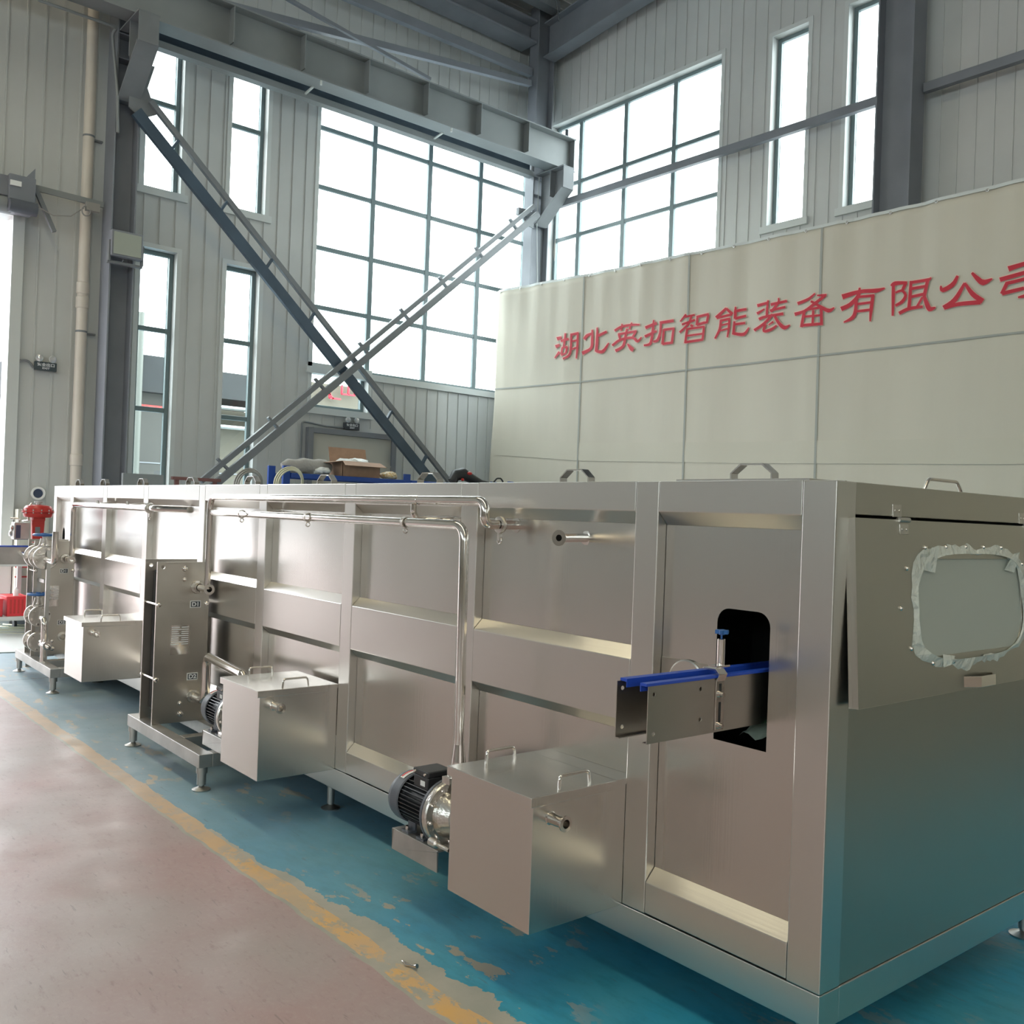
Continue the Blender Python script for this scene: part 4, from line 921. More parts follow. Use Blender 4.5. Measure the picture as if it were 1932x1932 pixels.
# ================================================================== PUMPS
def pump(u, v, z, label):
    """horizontal motor pump, axis along u, discharge upwards; u is the centre of the pump head"""
    th = T('centrifugal_pump', label, 'pump', (u+.15, v, z-.14), 'M', 'black motor pumps beside the tanks')
    A = (1, 0, 0)
    g = G('M'); g.lathe((u-.02, v, z), A, [(0, 0), (.03, 0), (.06, .012), (.085, .05), (.092, .07), (.118, .072), (.122, .078), (.122, .098), (.112, .10)], 40); th.part('pump_head', g, 'cast')
    for k in range(10):
        t = 2*PI*k/10+.2; g = G('M'); g.lathe((u+.052, v+.105*math.cos(t), z+.105*math.sin(t)), (-1, 0, 0), [(.0075, 0), (.0075, .008), (.004, .010), (.004, .016), (0, .016)], 8); th.part('bolt', g, 'pipe')
    g = G('M'); g.lathe((u+.078, v, z), A, [(.118, 0), (.124, .002), (.124, .014), (.10, .018), (.085, .030), (.085, .03)], 36); th.part('flange', g, 'cowl')
    m0, m1 = u+.095, u+.30
    g = G('M'); g.lathe((m0, v, z), A, [(0, 0), (.086, .0), (.086, .012), (.074, .02), (.074, m1-m0-.015), (.08, m1-m0), (0, m1-m0)], 36); body = th.part('motor_body', g, 'motor')
    for k in range(36):
        t = 2*PI*k/36
        if abs(math.sin(t)) > .93 and math.sin(t) > 0: continue
        g = G('M'); c0, s0 = math.cos(t), math.sin(t)
        p = Vector((m0+.02, v+.082*c0, z+.082*s0)); q = Vector((m1-.012, v+.082*c0, z+.082*s0)); g.obox(p, q, .0035, .022, up=(0, c0, s0))
        th.part('cooling_fin', g, 'motor', parent=body)
    g = G('M'); g.lathe((m1-.012, v, z), A, [(.094, 0), (.099, .003), (.100, .05), (.096, .068), (.085, .074), (.02, .075), (0, .075)], 40)
    g.lathe((m1-.012, v, z), A, [(.092, .004), (.094, 0)], 40); cowl = th.part('fan_cowl', g, 'cowl')
    g = G('M')
    for t0, t1, uu in ((.95, 1.75, .02),):
        for k in range(8):
            ta, tb = t0+(t1-t0)*k/8, t0+(t1-t0)*(k+1)/8
            g.mesh([(m1+a_, v-.1008*math.cos(t), z+.1008*math.sin(t)) for a_ in (.005, .030) for t in (ta, tb)], [(0, 1, 3, 2)])
    th.part('cowl_label', g, 'paper', parent=cowl)
    g = G('M')
    for k in range(6):
        ta, tb = 1.0+.10*k, 1.1+.10*k
        g.mesh([(m1+a_, v-.1013*math.cos(t), z+.1013*math.sin(t)) for a_ in (.020, .028) for t in (ta, tb)], [(0, 1, 3, 2)])
    th.part('cowl_label_stripe', g, 'redplastic', parent=cowl)
    g = G('M'); g.box(m0+.045, m0+.145, v-.055, v+.055, z+.066, z+.118); g.box(m0+.042, m0+.148, v-.058, v+.058, z+.118, z+.142); tb_ = th.part('terminal_box', g, 'motor', bevel=.005)
    g = G('M'); g.box(m0+.065, m0+.095, v-.0565, v-.055, z+.082, z+.102); th.part('box_label', g, 'paper', parent=tb_)
    for uu in (.06, .13):
        g = G('M'); g.lathe((m0+uu, v-.058, z+.130), (0, -1, 0), [(.006, 0), (.005, .006), (0, .007)], 10); th.part('screw', g, 'pipe', parent=tb_)
    # mounting feet, channel bracket
    for uu in (m0+.04, m1-.06):
        for s in (-1, 1):
            g = G('M'); g.box(uu-.02, uu+.03, v+s*.045, v+s*.085, z-.112, z-.104); g.box(uu-.02, uu+.03, v+s*.045, v+s*.053, z-.104, z-.06); th.part('motor_foot', g, 'cowl')
            g = G('M'); g.cyl((uu+.005, v+s*.072, z-.104), (uu+.005, v+s*.072, z-.088), .008, 6); th.part('bolt', g, 'pipe')
    g = G('M'); g.box(m0-.09, m1+.02, v-.095, V-.002, z-.118, z-.112); g.box(m0-.09, m1+.02, v-.095, v-.089, z-.195, z-.118); th.part('support_channel', g, 'dull', bevel=.002)
    g = G('M'); g.lathe((u+.02, v, z+.08), (0, 0, 1), [(.026, 0), (.026, .04), (.036, .044), (.036, .052)], 24); th.part('discharge', g, 'cast')
    g = G('M'); g.lathe((u+.02, v, z+.125), (0, 0, 1), [(.034, 0), (.043, .002), (.043, .028), (.034, .030), (.03, .03)], 24); g.box(u-.004, u+.044, v-.058, v-.036, z+.128, z+.152); th.part('discharge_clamp', g, 'cast')
    g = G('M'); g.lathe((u-.02, v, z), (-1, 0, 0), [(.03, 0), (.03, .03), (.045, .032), (.045, .045)], 24); th.part('suction', g, 'pipe')
    g = G('M'); g.lathe((u+.03, v-.11, z-.08), A, [(0, 0), (.016, 0), (.016, -.04), (.008, -.045), (.008, -.12)], 12); th.part('drain_cock', g, 'cast')
    return th
pump(2.875, 2.15, .405, 'black electric pump on a grey channel beside the nearest tank')
pump(4.86, 2.15, .405, 'black electric pump half hidden behind the middle tank')
g = G('M'); g.lathe((2.665, 2.11, .235), (1, 0, 0), [(.03, -.015), (.058, -.013), (.062, 0), (.058, .02), (.03, .045), (.03, .07), (0, .07)], 28)
single('pipe_flange', 'round steel flange low behind the nearest tank, under the pump channel', 'flange', g, 'cast', (2.665, 2.11, .17))

# ================================================================== OUTFEED CONVEYOR
cv = T('conveyor_outlet', 'short conveyor end with blue wear strips sticking out of the tunnel opening', 'conveyor', (1.78, 2.1, .95), 'M')
def hole8(v, z, r=.006): return [(v+r*math.cos(2*PI*k/10), z+r*math.sin(2*PI*k/10)) for k in range(10)]
def splate(u, v0, m, hs):
    g = G('M'); g.holed([(v0, .948), (2.72, .948), (2.72, 1.104), (v0, 1.104)], [hole8(*h) for h in hs], 0, u, u+.003)
    return cv.part('side_plate', g, m, bevel=.0006)
splate(1.726, 1.905, 'plate', [(1.928, 1.080), (1.930, .974), (2.122, 1.078), (2.124, .992)])
splate(1.828, 1.890, 'plate', [(1.912, 1.083), (1.915, .975)])
g = G('M'); g.box(1.7295, 1.742, 1.905, 2.72, .948, .951); g.box(1.815, 1.828, 1.89, 2.72, .948, .951); cv.part('bottom_lip', g, 'plate')
for u0, u1, v0 in ((1.722, 1.746, 1.893), (1.806, 1.832, 1.905)):
    g = G('M'); g.box(u0, u1, v0, 2.9, 1.104, 1.112); g.box(u1-.003 if u0 < 1.78 else u0, u1 if u0 < 1.78 else u0+.003, v0, 2.9, 1.088, 1.104); cv.part('wear_strip', g, 'blue', bevel=.001)
g = G('M'); g.box(1.74, 1.815, 2.3, 2.7, .96, .98); cv.part('cross_bar', g, 'dark')
# guide bracket with clamp rod and blue knob
g = G('M'); ub = 1.7255
pf = [(ub, .955), (ub, 1.095), (ub-.010, 1.112), (ub+.004, 1.124), (1.772, 1.124), (1.772, 1.130), (ub+.0, 1.130), (ub-.014, 1.116), (ub-.005, 1.095), (ub-.005, .955)]
g.prism([(a, b) for a, b in pf], 1, 2.185, 2.222); br = cv.part('guide_bracket', g, 'pipe', bevel=.0008)
g = G('M'); g.box(ub-.0065, ub-.005, 2.198, 2.206, .975, 1.035); g.box(ub-.0065, ub-.005, 2.198, 2.206, 1.05, 1.088); cv.part('slot', g, 'dark', parent=br)
for zz in (.968, 1.058): g = G('M'); g.cyl((ub-.005, 2.203, zz), (ub-.010, 2.203, zz), .011, 20); g.cyl((ub-.010, 2.203, zz), (ub-.018, 2.203, zz), .007, 6); cv.part('bolt', g, 'pipe', parent=br)
g = G('M'); g.box(1.735, 1.765, 2.20, 2.262, 1.130, 1.136); cv.part('clamp_plate', g, 'pipe', parent=br)
g = G('M'); g.lathe((1.750, 2.238, 1.132), (0, 0, 1), [(0, 0), (.012, 0), (.012, .078), (.010, .080), (0, .080)], 24); rod = cv.part('clamp_rod', g, 'pipe')
g = G('M'); g.lathe((1.750, 2.238, 1.212), (0, 0, 1), [(.003, 0), (.003, .010), (.009, .011), (.009, .016), (.0, .016)], 16); cv.part('rod_stem', g, 'blueknob', parent=rod)
g = G('M'); kp = []
for k in range(48):
    t = 2*PI*k/48; kp.append((1.750+(.0185+.0028*math.cos(6*t))*math.cos(t), 2.238+(.0185+.0028*math.cos(6*t))*math.sin(t)))
g.prism(kp, 2, 1.226, 1.237); cv.part('knob', g, 'blueknob', bevel=.002)
g = G('M'); vs = []
for i in range(7):
    for j in range(4): vs.append((1.70+.02*i, 2.43+.035*j+.01*math.sin(i), .90+.012*math.sin(i*1.7+j)+.014*j))
g.mesh(vs, [(i*4+j, (i+1)*4+j, (i+1)*4+j+1, i*4+j+1) for i in range(6) for j in range(3)], True)
single('plastic_sheet', 'crumpled pale green plastic inside the tunnel opening below the conveyor', 'plastic', g, 'palegreen', (1.76, 2.5, .9))
g = G('M'); g.box(1.70, 1.735, 2.46, 2.50, .885, .945); single('plastic_clip', 'small green plastic piece inside the tunnel opening', 'plastic', g, 'green', (1.71, 2.48, .885))

# ================================================================== PLATE HEAT EXCHANGERS
def skid(th, u0, u1, v0, v1, z0=.128, z1=.200, legs=()):
    g = G('M'); w = .075
    g.box(u0, u1, v0, v0+w, z0, z1); th.part('skid_rail', g, 'dull', bevel=.003)
    g = G('M'); g.box(u0, u1, v1-w, v1, z0, z1); th.part('skid_rail', g, 'dull', bevel=.003)
    for a in (u0, (u0+u1)/2-.18, u1-w): g = G('M'); g.box(a, a+w, v0+w, v1-w, z0, z1); th.part('skid_rail', g, 'dull', bevel=.003)
    for u, v in legs: leg(th, u, v, z0, .024)
def exchanger(u0, u1, uf, ubk, label, full):
    th = T('plate_heat_exchanger', label, 'machine', ((u0+u1)/2, 2.2, 0), 'M', 'plate heat exchangers on skids')
    skid(th, u0, u1, 1.966, 2.345, legs=((u0+.04, 2.0), (u1-.02, 2.0)))
    v0, v1 = 1.99, 2.318
    g = G('M'); g.holed([(v0, .2), (v1, .2), (v1, 1.191), (v0, 1.191)], [hole8(v0+.035, 1.16, .012)], 0, uf, uf+.014); fp = th.part('end_plate', g, 'plate', bevel=.002)
    g = G('M'); g.holed([(v0, .2), (v1, .2), (v1, 1.196), (v0, 1.196)], [hole8(v0+.035, 1.16, .012)], 0, ubk, ubk+.014); th.part('pressure_plate', g, 'plate', bevel=.002)
    g = G('M'); n = 22
    for k in range(n):
        a = uf+.02+(ubk-uf-.03)*k/n; g.box(a, a+(ubk-uf)/n*.55, v0+.055, v1-.055, .26, 1.13)
    th.part('plate_pack', g, 'cowl')
    g = G('M'); g.box(uf+.02, ubk-.006, v0+.05, v1-.05, .27, 1.12); th.part('gasket_pack', g, 'rubber')
    for zz in (.474, .93):
        for vv in (v0+.015, v1-.015):
            g = G('M'); g.cyl((uf-.020, vv, zz), (ubk+.045, vv, zz), .008, 12); rd = th.part('tie_rod', g, 'pipe')
            g = G('M'); g.lathe((uf, vv, zz), (-1, 0, 0), [(.016, 0), (.016, .014), (.010, .020), (0, .021)], 6); g.lathe((ubk+.014, vv, zz), (1, 0, 0), [(.016, 0), (.016, .014), (0, .018)], 6); th.part('nut', g, 'pipe', parent=rd)
    for vv, zz, r in ((2.156, 1.15, .014), (2.158, 1.082, .009), (2.158, .317, .009), (2.162, .251, .014)):
        g = G('M'); g.lathe((uf, vv, zz), (-1, 0, 0), [(r+.004, 0), (r+.004, .003), (r, .004), (r, .014), (r*.6, .018), (0, .019)], 12); th.part('bolt', g, 'pipe')
    for zz, vv, t in ((.928, 2.232, 'D1'), (.478, 2.229, 'D2')):
        g = G('M'); g.box(uf-.0025, uf, vv-.034, vv+.034, zz-.022, zz+.022); tg = th.part('tag', g, 'paper')
        g = G('M'); g.box(uf-.0035, uf-.0025, vv-.029, vv+.029, zz-.017, zz+.017); th.part('tag_field', g, 'signblk', parent=tg)
        lettering(th, t, .034, (uf-.0042, vv, zz-.001), (0, 1, 0), (0, 0, 1), 'letter', parent=tg, bold=.0012, sx=1.15)
    g = G('M'); g.box(uf-.002, uf, 2.085, 2.20, .62, .80); np_ = th.part('name_plate', g, 'pipe')
    g = G('M')
    for k in range(9): g.box(uf-.0028, uf-.002, 2.09, 2.14+.01*math.sin(k*2), .785-k*.013, .791-k*.013); g.box(uf-.0028, uf-.002, 2.15, 2.195, .785-k*.013, .790-k*.013)
    th.part('engraving', g, 'letter', parent=np_)
    # ports
    for zz in (1.035, .355):
        g = G('M'); g.lathe((uf, 2.238, zz), (-1, 0, 0), [(.040, 0), (.042, .006), (.040, .012), (.026, .014), (.024, .05)], 28)
        for k in range(6): t = 2*PI*k/6; g.cyl((uf-.006, 2.238+.035*math.cos(t), zz+.035*math.sin(t)), (uf-.020, 2.238+.035*math.cos(t), zz+.035*math.sin(t)), .005, 6)
        th.part('port_flange', g, 'cast')
    g = G('M'); r = .021; g.lathe((uf-.05, 2.238, 1.035), (-1, 0, 0), [(r, 0), (r, .075), (r, .14), (r+.012, .145), (r+.012, .152), (r-.004, .152), (r-.004, .10), (0, .10)], 24); th.part('tee_stub', g, 'pipe')
    return th
he = exchanger(4.99, 6.20, 5.82, 6.04, 'tall plate heat exchanger marked D1 and D2 in front of the tunnel middle', True)
g = G('M'); g.lathe((5.668, 2.238, 1.035), (-1, 0, 0), [(.0168, 0), (0, 0)], 20); he.part('stub_bore', g, 'dark')
th = T('steel_pipe', 'fat bent steel pipe between the heat exchanger lower port and the middle tank', 'pipe', (5.4, 2.24, .36), 'M', 'polished steel pipes on the tunnel')
g = G('M'); g.tube([(5.772, 2.238, .355), (5.62, 2.238, .355), (5.62, 2.238, .632), (4.90, 2.16, .632), (4.885, 2.15, .555)], .027, fil=.075, seg=20); th.part('pipe_run', g, 'pipe')
fa = exchanger(8.13, 9.36, 8.90, 9.12, 'far plate heat exchanger with round valves stacked at its left, beside the far tank', False)

# valves standing on the left side of the far exchanger
def disc_valve(label, px, py, v, R, n, wheel, cat='valve'):
    """flanged globe valve: n round flanges along u, bonnet and handwheel on top"""
    p = MV(px, py, v); th = T('flanged_valve', label, cat, (p.x+.1, v, p.z-R), 'M', 'flanged valves on the far stand')
    for k in range(n):
        g = G('M'); a = p.x+.16*k; g.lathe((a, v, p.z), (1, 0, 0), [(0, -.012), (R*.96, -.012), (R, -.006), (R, .012), (R*.45, .014), (R*.42, .075)], 32); fl = th.part('flange', g, 'cast')
        for j in range(6): t = 2*PI*j/6+.3; g = G('M'); g.cyl((a-.012, v+R*.78*math.cos(t), p.z+R*.78*math.sin(t)), (a-.026, v+R*.78*math.cos(t), p.z+R*.78*math.sin(t)), .011, 6); th.part('bolt', g, 'pipe', parent=fl)
    g = G('M'); g.cyl((p.x-.01, v, p.z), (p.x+.16*(n-1)+.08, v, p.z), R*.5, 20); th.part('body', g, 'cast')
    if wheel:
        a = p.x+.08; zt = p.z+R+.095
        g = G('M'); g.lathe((a, v, p.z+R*.4), (0, 0, 1), [(R*.42, 0), (R*.38, R*.5), (R*.5, R*.52), (R*.5, R*.66), (R*.2, R*.7), (.012, R*.8), (.012, zt-p.z-R*.4)], 20)
        for s in (-1, 1): g.obox((a, v+s*.035, p.z+R*.95), (a, v+s*.02, zt-.03), .014, .012)
        th.part('bonnet', g, 'cast')
        g = G('M'); rw = .078
        g.tube([(a+rw*math.cos(2*PI*k/28), v+rw*math.sin(2*PI*k/28), zt) for k in range(29)], .011, seg=10, caps=False)
        for k in range(3): t = 2*PI*k/3+.4; g.obox((a, v, zt-.005), (a+rw*math.cos(t), v+rw*math.sin(t), zt), .016, .010)
        g.cyl((a, v, zt-.015), (a, v, zt+.015), .02, 12); th.part('handwheel', g, 'blueknob')
    return th
disc_valve('large flanged valve with blue handwheel at top left of the far exchanger', 86, 1053, 2.02, .098, 3, True)
disc_valve('flanged valve with blue handwheel half way down the far stand', 75, 1163, 2.02, .088, 2, True)
disc_valve('small flanged check valve just above the far skid', 72, 1211, 2.02, .085, 2, False)
def stand_pipe(label, pts, v, r=.022, fil=.06):
    P = []
    for q in pts:
        p = MV(q[0], q[1], v+(q[2] if len(q) > 2 else 0)); P.append(p)
    g = G('M'); g.tube(P, r, fil=fil, seg=16)
    return single('steel_pipe', label, 'pipe', g, 'pipe', P[-1], group='steel pipes on the far stand')
a = MV(88, 1056, 2.0); 
g = G('M'); b = MV(103, 1062, 2.0); c = MV(104, 1003, 2.0); g.tube([(a.x, 2.0, a.z), (b.x, 2.0, a.z-.005), (b.x, 2.0, c.z)], .024, fil=.06, seg=16)
single('steel_pipe', 'short open steel pipe rising from the top valve of the far stand', 'pipe', g, 'pipe', (b.x, 2.0, a.z), group='steel pipes on the far stand')
g = G('M'); a = MV(78, 1166, 2.0); g.tube([(a.x, 2.0, a.z), (a.x-.10, 2.0, a.z), (a.x-.10, 2.0, a.z-.36)], .022, fil=.05, seg=16)
single('steel_pipe', 'bent steel pipe linking the two lower valves of the far stand', 'pipe', g, 'pipe', (a.x-.1, 2.0, a.z-.36), group='steel pipes on the far stand')
g = G('M'); b = MV(80, 1214, 2.0); g.lathe((b.x+.02, 2.0, b.z), (-1, 0, 0), [(.03, 0), (.024, .02), (.024, .17), (.036, .175), (.036, .185), (.02, .186), (.02, .10), (0, .10)], 20)
single('pipe_stub', 'open steel pipe stub at the lowest valve of the far stand', 'pipe', g, 'pipe', (b.x, 2.0, b.z-.03))
g = G('M'); p = MV(45, 1048, 2.02); g.tube([(p.x+.15, 2.02, p.z+.02), (p.x-.20, 2.02, p.z-.02)], .026, seg=16)
single('steel_pipe', 'thick bright steel pipe entering the top valve from the left', 'pipe', g, 'pipe', (p.x, 2.02, p.z), group='steel pipes on the far stand')
# square posts of the stand
st = T('valve_stand', 'slim square steel posts carrying the valves on the far skid', 'stand', (8.7, 2.0, .2), 'M')
for px0, top in ((83, 1075), (56, 1085), (66, 1085)):
    b = MV(px0, 1245, 2.03); g = G('M'); g.box(b.x-.014, b.x+.014, 2.02, 2.05, .2, 1.12); st.part('post', g, 'dull')
g = G('M'); b0, b1 = MV(56, 1120, 2.03), MV(83, 1120, 2.03); g.box(b1.x, b0.x, 2.025, 2.045, .84, .87); st.part('cross_bar', g, 'dull')
# red diaphragm actuator
p = MV(72, 965, 2.08)
ac = T('control_valve', 'red diaphragm control valve with grey positioner box above the far stand', 'valve', (p.x, 2.08, 1.16), 'M')
g = G('M'); R = .128; g.lathe((p.x, 2.08, p.z-.055), (0, 0, 1), [(0, 0), (.05, 0), (.11, .004), (R*.93, .02), (R*.95, .045), (R*1.03, .048), (R*1.03, .060), (R*.95, .062), (R*.9, .085), (.10, .105), (.04, .115), (0, .116)], 40); ac.part('diaphragm_case', g, 'red')
for k in range(12):
    t = 2*PI*k/12; g = G('M'); g.cyl((p.x+R*.985*math.cos(t), 2.08+R*.985*math.sin(t), p.z-.018), (p.x+R*.985*math.cos(t), 2.08+R*.985*math.sin(t), p.z+.018), .006, 6); ac.part('bolt', g, 'dull')
g = G('M'); yz = p.z-.05
for s in (-1, 1): g.obox((p.x, 2.08+s*.045, yz), (p.x, 2.08+s*.035, 1.17), .045, .018, up=(0, 1, 0))
g.box(p.x-.05, p.x+.05, 2.03, 2.13, yz-.03, yz); g.box(p.x-.04, p.x+.04, 2.035, 2.125, 1.16, 1.19); g.box(p.x-.025, p.x-.02, 2.04, 2.12, 1.19, yz); ac.part('yoke', g, 'red')
g = G('M'); g.box(p.x-.028, p.x-.026, 2.055, 2.095, 1.24, 1.30); ac.part('scale_plate', g, 'struct')
g = G('M'); g.lathe((p.x, 2.08, p.z+.055), (0, 0, 1), [(.02, 0), (.02, .02), (.035, .022), (.035, .035), (0, .036)], 16); ac.part('cap', g, 'dull')
q = MV(42, 1003, 2.05); g = G('M'); g.box(q.x-.03, q.x+.10, q.y-.075, q.y+.06, q.z-.075, q.z+.085); ps = ac.part('positioner_box', g, 'dull', bevel=.008)
g = G('M'); g.box(q.x-.032, q.x-.030, q.y-.06, q.y-.02, q.z-.06, q.z+.06); ac.part('positioner_window', g, 'screen', parent=ps)
g = G('M')
for k in range(2): c = (q.x+.03+.05*k, q.y-.080, q.z+.03-.05*k); g.lathe(c, (0, -1, 0), [(.028, 0), (.028, .01), (.02, .014), (0, .014)], 16)
g.tube([(q.x+.03, q.y-.02, q.z+.085), (q.x+.03, q.y-.02, q.z+.12), (q.x+.06, q.y-.09, q.z+.12)], .008, fil=.02); g.tube([(q.x, q.y+.0, q.z+.10), (p.x-.02, 2.0, q.z+.115), (p.x-.05, 1.98, p.z+.02), (p.x-.02, 2.02, p.z+.07)], .007, fil=.03); ac.part('gauges', g, 'pipe')

# infeed end of the conveyor at the far bay
cf = T('conveyor_inlet', 'infeed conveyor plates with blue strips sticking out at the far end of the tunnel', 'conveyor', (9.6, 1.9, 0), 'M')
for u in (9.55, 9.66):
    g = G('M'); g.box(u, u+.003, 1.55, 2.7, .945, 1.104); cf.part('side_plate', g, 'dull')
    g = G('M'); g.box(u-.008, u+.014, 1.55, 2.7, 1.104, 1.114); cf.part('wear_strip', g, 'blue')
g = G('M'); g.cyl((9.53, 1.62, 1.02), (9.50, 1.62, 1.02), .025, 16); cf.part('bolt', g, 'pipe')
g = G('M'); g.box(9.57, 9.59, 1.60, 1.65, 0, .95); g.box(9.57, 9.59, 2.1, 2.15, 0, .95); cf.part('support_leg', g, 'dull')

# ================================================================== RACK AND THINGS ON IT
rk = T('storage_rack', 'blue steel storage rack standing behind the tunnel', 'rack', (-10.9, 7, 0))
for X, y, zt in ((-10.65, 5.36, 2.07), (-11.05, 5.36, 2.075), (-10.65, 7.13, 2.065), (-11.05, 7.13, 2.06), (-10.65, 8.95, 2.06), (-11.05, 8.95, 2.06)):
    g = G(); g.box(X-.02, X+.02, y-.045, y+.045, 0, zt); g.box(X-.04, X+.04, y-.06, y+.06, 0, .01); rk.part('upright', g, 'rackblue')
for X in (-10.63, -11.07):
    for z in (.5, 1.2, 1.925):
        for y0, y1 in ((5.41, 7.08), (7.18, 8.90)): g = G(); g.box(X-.02, X+.02, y0, y1, z, z+.06); rk.part('beam', g, 'rackblue', bevel=.003)
for z in (.56, 1.26, 1.965): g = G(); g.box(-11.06, -10.655, 5.42, 8.88, z, z+.018); rk.part('shelf', g, 'strut')
ZS = 1.984
bx = T('cardboard_box', 'open brown cardboard box with flaps spread, on the blue rack', 'box', (-10.85, 6.6, ZS))
y0, y1, x0, x1 = 6.16, 6.72, -11.02, -10.68
g = G(); g.box(x0, x1, y0, y1, ZS, ZS+.006)
for a in (x0, x1-.006): g.box(a, a+.006, y0, y1, ZS, ZS+.20)
for a in (y0, y1-.006): g.box(x0, x1, a, a+.006, ZS, ZS+.20)
bx.part('body', g, 'cardboard')
def flap(p, q, r, s_):
    g = G(); n = (Vector(q)-Vector(p)).cross(Vector(s_)-Vector(p)).normalized()*.005
    vs = [Vector(t) for t in (p, q, r, s_)]; g.mesh(vs+[v+n for v in vs], [(0, 1, 2, 3), (7, 6, 5, 4), (0, 4, 5, 1), (1, 5, 6, 2), (2, 6, 7, 3), (3, 7, 4, 0)]); bx.part('flap', g, 'cardboard')
t = ZS+.20
flap((x1, y0, t), (x1, y1, t), (x1+.14, y1+.02, t-.06), (x1+.14, y0-.04, t-.06))
flap((x0, y0, t), (x0, y1, t), (x0-.05, y1, t+.19), (x0-.05, y0, t+.19))
flap((x0, y0, t), (x1, y0, t), (x1+.02, y0-.20, t-.03), (x0, y0-.20, t-.03))
g = G(); g.ball((-10.86, 6.45, t-.01), .13, (1, 1.5, .5), 14, .22); g.ball((-10.9, 6.3, t+.0), .07, (1, 1.4, .6), 12, .3)
single('plastic_bag', 'clear plastic bag bulging out of the open cardboard box', 'bag', g, 'plastic', (-10.86, 6.45, t-.09))
g = G(); n = 10
P = [Vector((-10.9, 5.42+.075*i, ZS+.10+.012*math.sin(i*1.9))) for i in range(n)]
g.tube(P, [.03, .075, .09, .095, .10, .105, .11, .105, .10, .07], seg=16)
single('sack', 'grey rolled sack lying at the left end of the blue rack', 'sack', g, 'sack', (-10.9, 5.75, ZS))
g = G(); g.ball((-10.8, 6.02-.10, ZS+.055), .12, (1, .8, .45), 14, .28)
single('plastic_bag', 'small crumpled clear bag between the grey sack and the cardboard box', 'bag', g, 'plastic', (-10.8, 5.92, ZS))
g = G(); g.ball((-10.75, 6.90, ZS+.05), .12, (1, 1.0, .45), 14, .2)
single('packet', 'clear packet of yellow parts right of the cardboard box', 'bag', g, 'yellow', (-10.75, 6.90, ZS))
pt = T('power_tool', 'black and red power tool lying at the right end of the blue rack', 'tool', (-10.8, 8.4, ZS))
g = G(); g.tube([(-10.8, 7.98, ZS+.03), (-10.8, 8.06, ZS+.12), (-10.8, 8.18, ZS+.15), (-10.8, 8.33, ZS+.09), (-10.8, 8.52, ZS+.035), (-10.8, 8.66, ZS+.03)], [.05, .085, .088, .07, .045, .03], seg=12, fil=.03 and 0); pt.part('body', g, 'black')
g = G(); g.lathe((-10.80, 8.03, ZS+.055), (.5, -.5, 0), [(0, 0), (.062, 0), (.066, .03), (.05, .06), (0, .06)], 20); pt.part('guard', g, 'rubber')
g = G(); g.ball((-10.72, 8.24, ZS+.155), .036, (1, 1.3, .7), 10); g.ball((-10.72, 8.12, ZS+.06), .022, (1, 1.2, 1), 10); pt.part('switch', g, 'red')
g = G(); g.tube([(-10.8, 8.66, ZS+.03), (-10.78, 8.73, ZS+.05), (-10.76, 8.78, ZS+.115), (-10.76, 8.85, ZS+.12), (-10.76, 8.90, ZS+.07), (-10.78, 8.88, ZS+.02), (-10.8, 8.78, ZS+.02)], .012, fil=.02); pt.part('power_cord', g, 'rubber')
def coil(label, x, yc, zc, r, n, m, rot=0.25):
    g = G()
    for k in range(n):
        rr = r-.018*k; g.tube([(x+.02*k+rot*rr*math.sin(2*PI*i/24), yc+rr*math.cos(2*PI*i/24), zc+rr*math.sin(2*PI*i/24)) for i in range(25)], .011, seg=8, caps=False)
    return single('hose_coil', label, 'hose', g, m, (x, yc, zc-r))
coil('grey hose coil hanging over the left upright of the blue rack', -10.57, 5.36, 1.86, .19, 3, 'clearcream')
coil('dark hose coil standing left of the blue rack', -10.4, 4.76, 1.82, .17, 3, 'hose')
g = G(); g.tube([(-10.75, 4.9, 0), (-10.75, 4.9, 1.66)], .02)
g.tube([(-10.75, 4.9, 1.64), (-10.36, 4.76, 1.66)], .015); single('hose_stand', 'thin stand carrying the dark hose coil', 'stand', g, 'strut', (-10.75, 4.9, 0))
g = G(); g.box(-12.06, -12.0, 3.86, 4.36, 0, 1.91); single('metal_board', 'plain grey board standing upright behind the far part of the tunnel', 'board', g, 'girder', (-12.03, 4.1, 0))
g = G(); g.box(-12.03, -11.97, 4.46, 5.1, 1.86, 1.90); g.box(-12.02, -11.98, 4.5, 4.55, 0, 1.86); g.box(-12.02, -11.98, 5.0, 5.05, 0, 1.86)
single('bar_stand', 'reddish brown flat bar on posts behind the tunnel', 'stand', g, mat('red_brown_primer', (.20, .09, .08), .6), (-12, 4.8, 0))

# ================================================================== LEFT EDGE: cart, cabinet, floor litter
ct = T('tool_cart', 'off white metal tool cart on castors at the left edge', 'cart', (-12.2, 2.60, 0))
cx0, cx1, cy0, cy1 = -12.45, -11.75, 2.28, 2.86
for x in (cx0, cx1-.05):
    for y in (cy0, cy1-.05): g = G(); g.box(x, x+.05, y, y+.05, .13, .82); ct.part('post', g, 'cart', bevel=.003)
for z in (.17, .78): g = G(); g.box(cx0, cx1, cy0, cy1, z, z+.045); ct.part('shelf', g, 'cart', bevel=.003)
for x in (cx0+.06, cx1-.06):
    for y in (cy0+.06, cy1-.06):
        g = G(); g.cyl((x, y-.015, .055), (x, y+.015, .055), .055, 16); w_ = ct.part('castor', g, 'rubber'); g = G(); g.box(x-.02, x+.02, y-.02, y+.02, .09, .13); ct.part('fork', g, 'dull', parent=w_)
g = G(); g.tube([(cx1, cy0, .80), (cx1+.10, cy0, .86), (cx1+.10, cy1, .86), (cx1, cy1, .80)], .014, fil=.04); ct.part('push_handle', g, 'cart')
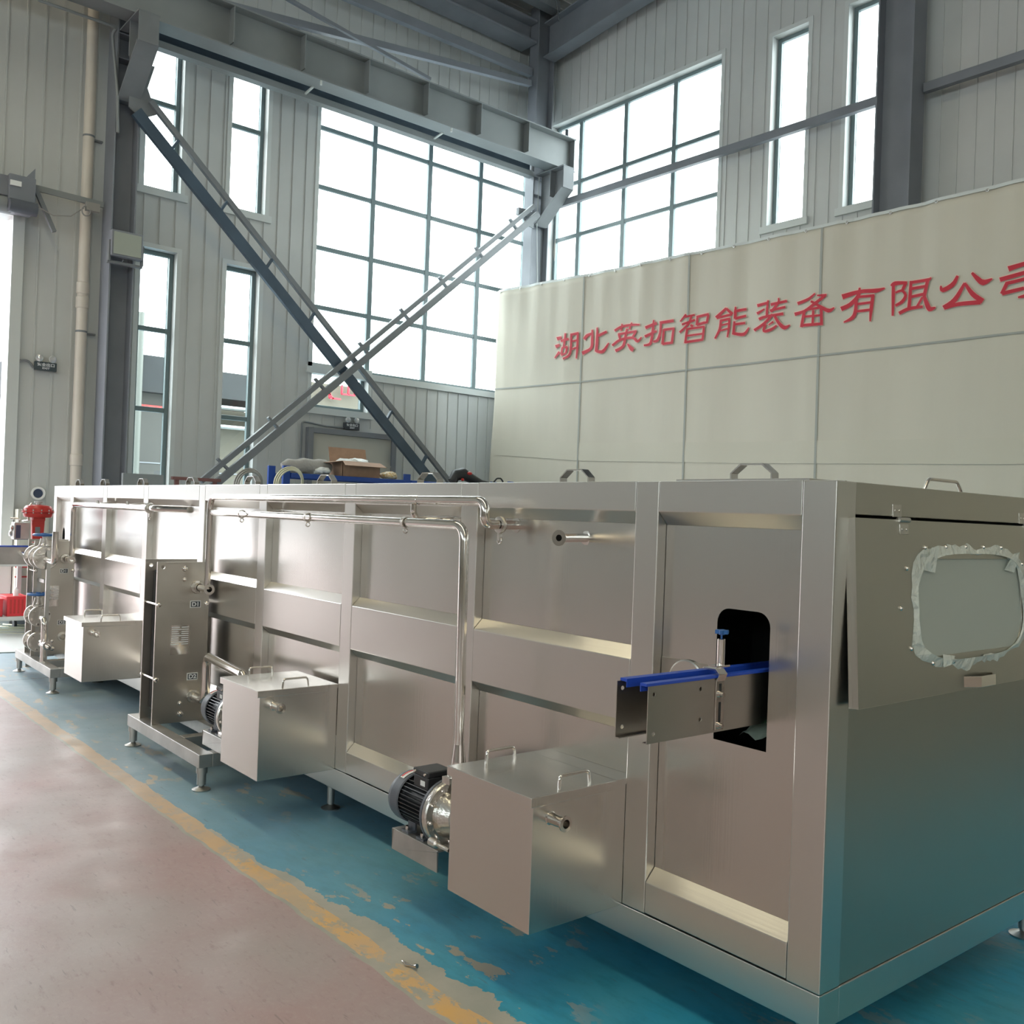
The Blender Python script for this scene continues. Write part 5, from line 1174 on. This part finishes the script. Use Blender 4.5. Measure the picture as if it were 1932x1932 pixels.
def basket(label, x0, x1, y0, y1, z, h):
    th = T('plastic_basket', label, 'basket', ((x0+x1)/2, (y0+y1)/2, z), group='red baskets on the cart')
    g = G(); g.box(x0, x1, y0, y1, z, z+.006)
    for a in (x0, x1-.006): g.box(a, a+.006, y0, y1, z, z+h)
    for a in (y0, y1-.006): g.box(x0, x1, a, a+.006, z, z+h)
    g.box(x0-.012, x1+.012, y0-.012, y1+.012, z+h-.012, z+h-.004); th.part('body', g, 'redplastic', bevel=.002)
    g = G()
    for k in range(4): g.box(x1+.001, x1+.005, y0+.03+k*(y1-y0-.06)/4, y0+.05+k*(y1-y0-.06)/4, z+.03, z+h-.03)
    th.part('slats', g, 'red')
basket('red plastic basket on the left half of the cart shelf', -12.2, -11.8, 2.33, 2.54, .216, .20)
basket('red plastic basket on the right half of the cart shelf', -12.2, -11.8, 2.58, 2.80, .216, .22)
g = G(); g.lathe((-11.9, 2.69, .437), (0, 0, 1), [(0, 0), (.028, 0), (.028, .07), (.012, .085), (.012, .10), (0, .10)], 14); single('spray_bottle', 'small white bottle standing on the right red basket', 'bottle', g, 'white', (-11.9, 2.69, .437))
g = G(); g.box(-12.4, -12.36, 2.86, 2.864, .3, .7); 
cb = T('control_cabinet', 'pale beige control cabinet against the left wall behind the red valve', 'cabinet', (-12.55, 2.86, 0))
g = G(); g.box(-12.68, -12.48, 2.81, 3.16, .35, 1.42); cb.part('body', g, 'doorpanel', bevel=.006)
g = G(); g.box(-12.479, -12.472, 2.83, 3.14, .38, 1.39); dr = cb.part('door', g, 'doorpanel', bevel=.003)
g = G(); g.box(-12.471, -12.46, 3.05, 3.08, .92, 1.02); cb.part('lock', g, 'black', parent=dr)
for z, m in ((.72, 'redplastic'), (.60, 'red')): g = G(); g.box(-12.4715, -12.470, 2.80, 3.0, z, z+.02); cb.part('label_stripe', g, m, parent=dr)
g = G(); g.box(-12.66, -12.52, 2.85, 3.12, 0, .349); cb.part('plinth', g, 'strut')
g = G()
rnd = random.Random(5)
for k in range(5):
    P = [Vector((-12.6+.9*i/9+rnd.uniform(-.03, .03), 2.25+.14*k+.12*math.sin(i*.9+k)+.05*i, .012+.006*k)) for i in range(10)]
    g.tube(P, .011, seg=8)
single('hose_tangle', 'tangled cream hoses lying on the floor below the cart', 'hose', g, 'clearcream', (-12.2, 2.5, 0))
g = G(); g.mesh([(-12.4, 2.35, .004), (-10.5, 2.15, .004), (-10.35, 2.75, .006), (-12.1, 2.95, .02), (-12.4, 2.35, .010), (-10.5, 2.15, .010), (-10.35, 2.75, .012), (-12.1, 2.95, .026)], [(0, 1, 2, 3), (4, 7, 6, 5), (0, 4, 5, 1), (1, 5, 6, 2), (2, 6, 7, 3), (3, 7, 4, 0)])
single('plastic_sheet', 'pale sheet spread on the floor left of the far skid', 'sheet', g, 'trim', (-11.4, 2.5, 0))
g = G(); g.tube([(-2.70, 1.862, .006), (-2.665, 1.858, .008), (-2.645, 1.868, .008), (-2.625, 1.872, .014)], [.003, .006, .004, .008], seg=8)
single('metal_scrap', 'tiny bent metal clip lying on the orange floor stripe', 'scrap', g, 'pipe', (-2.66, 1.863, 0))
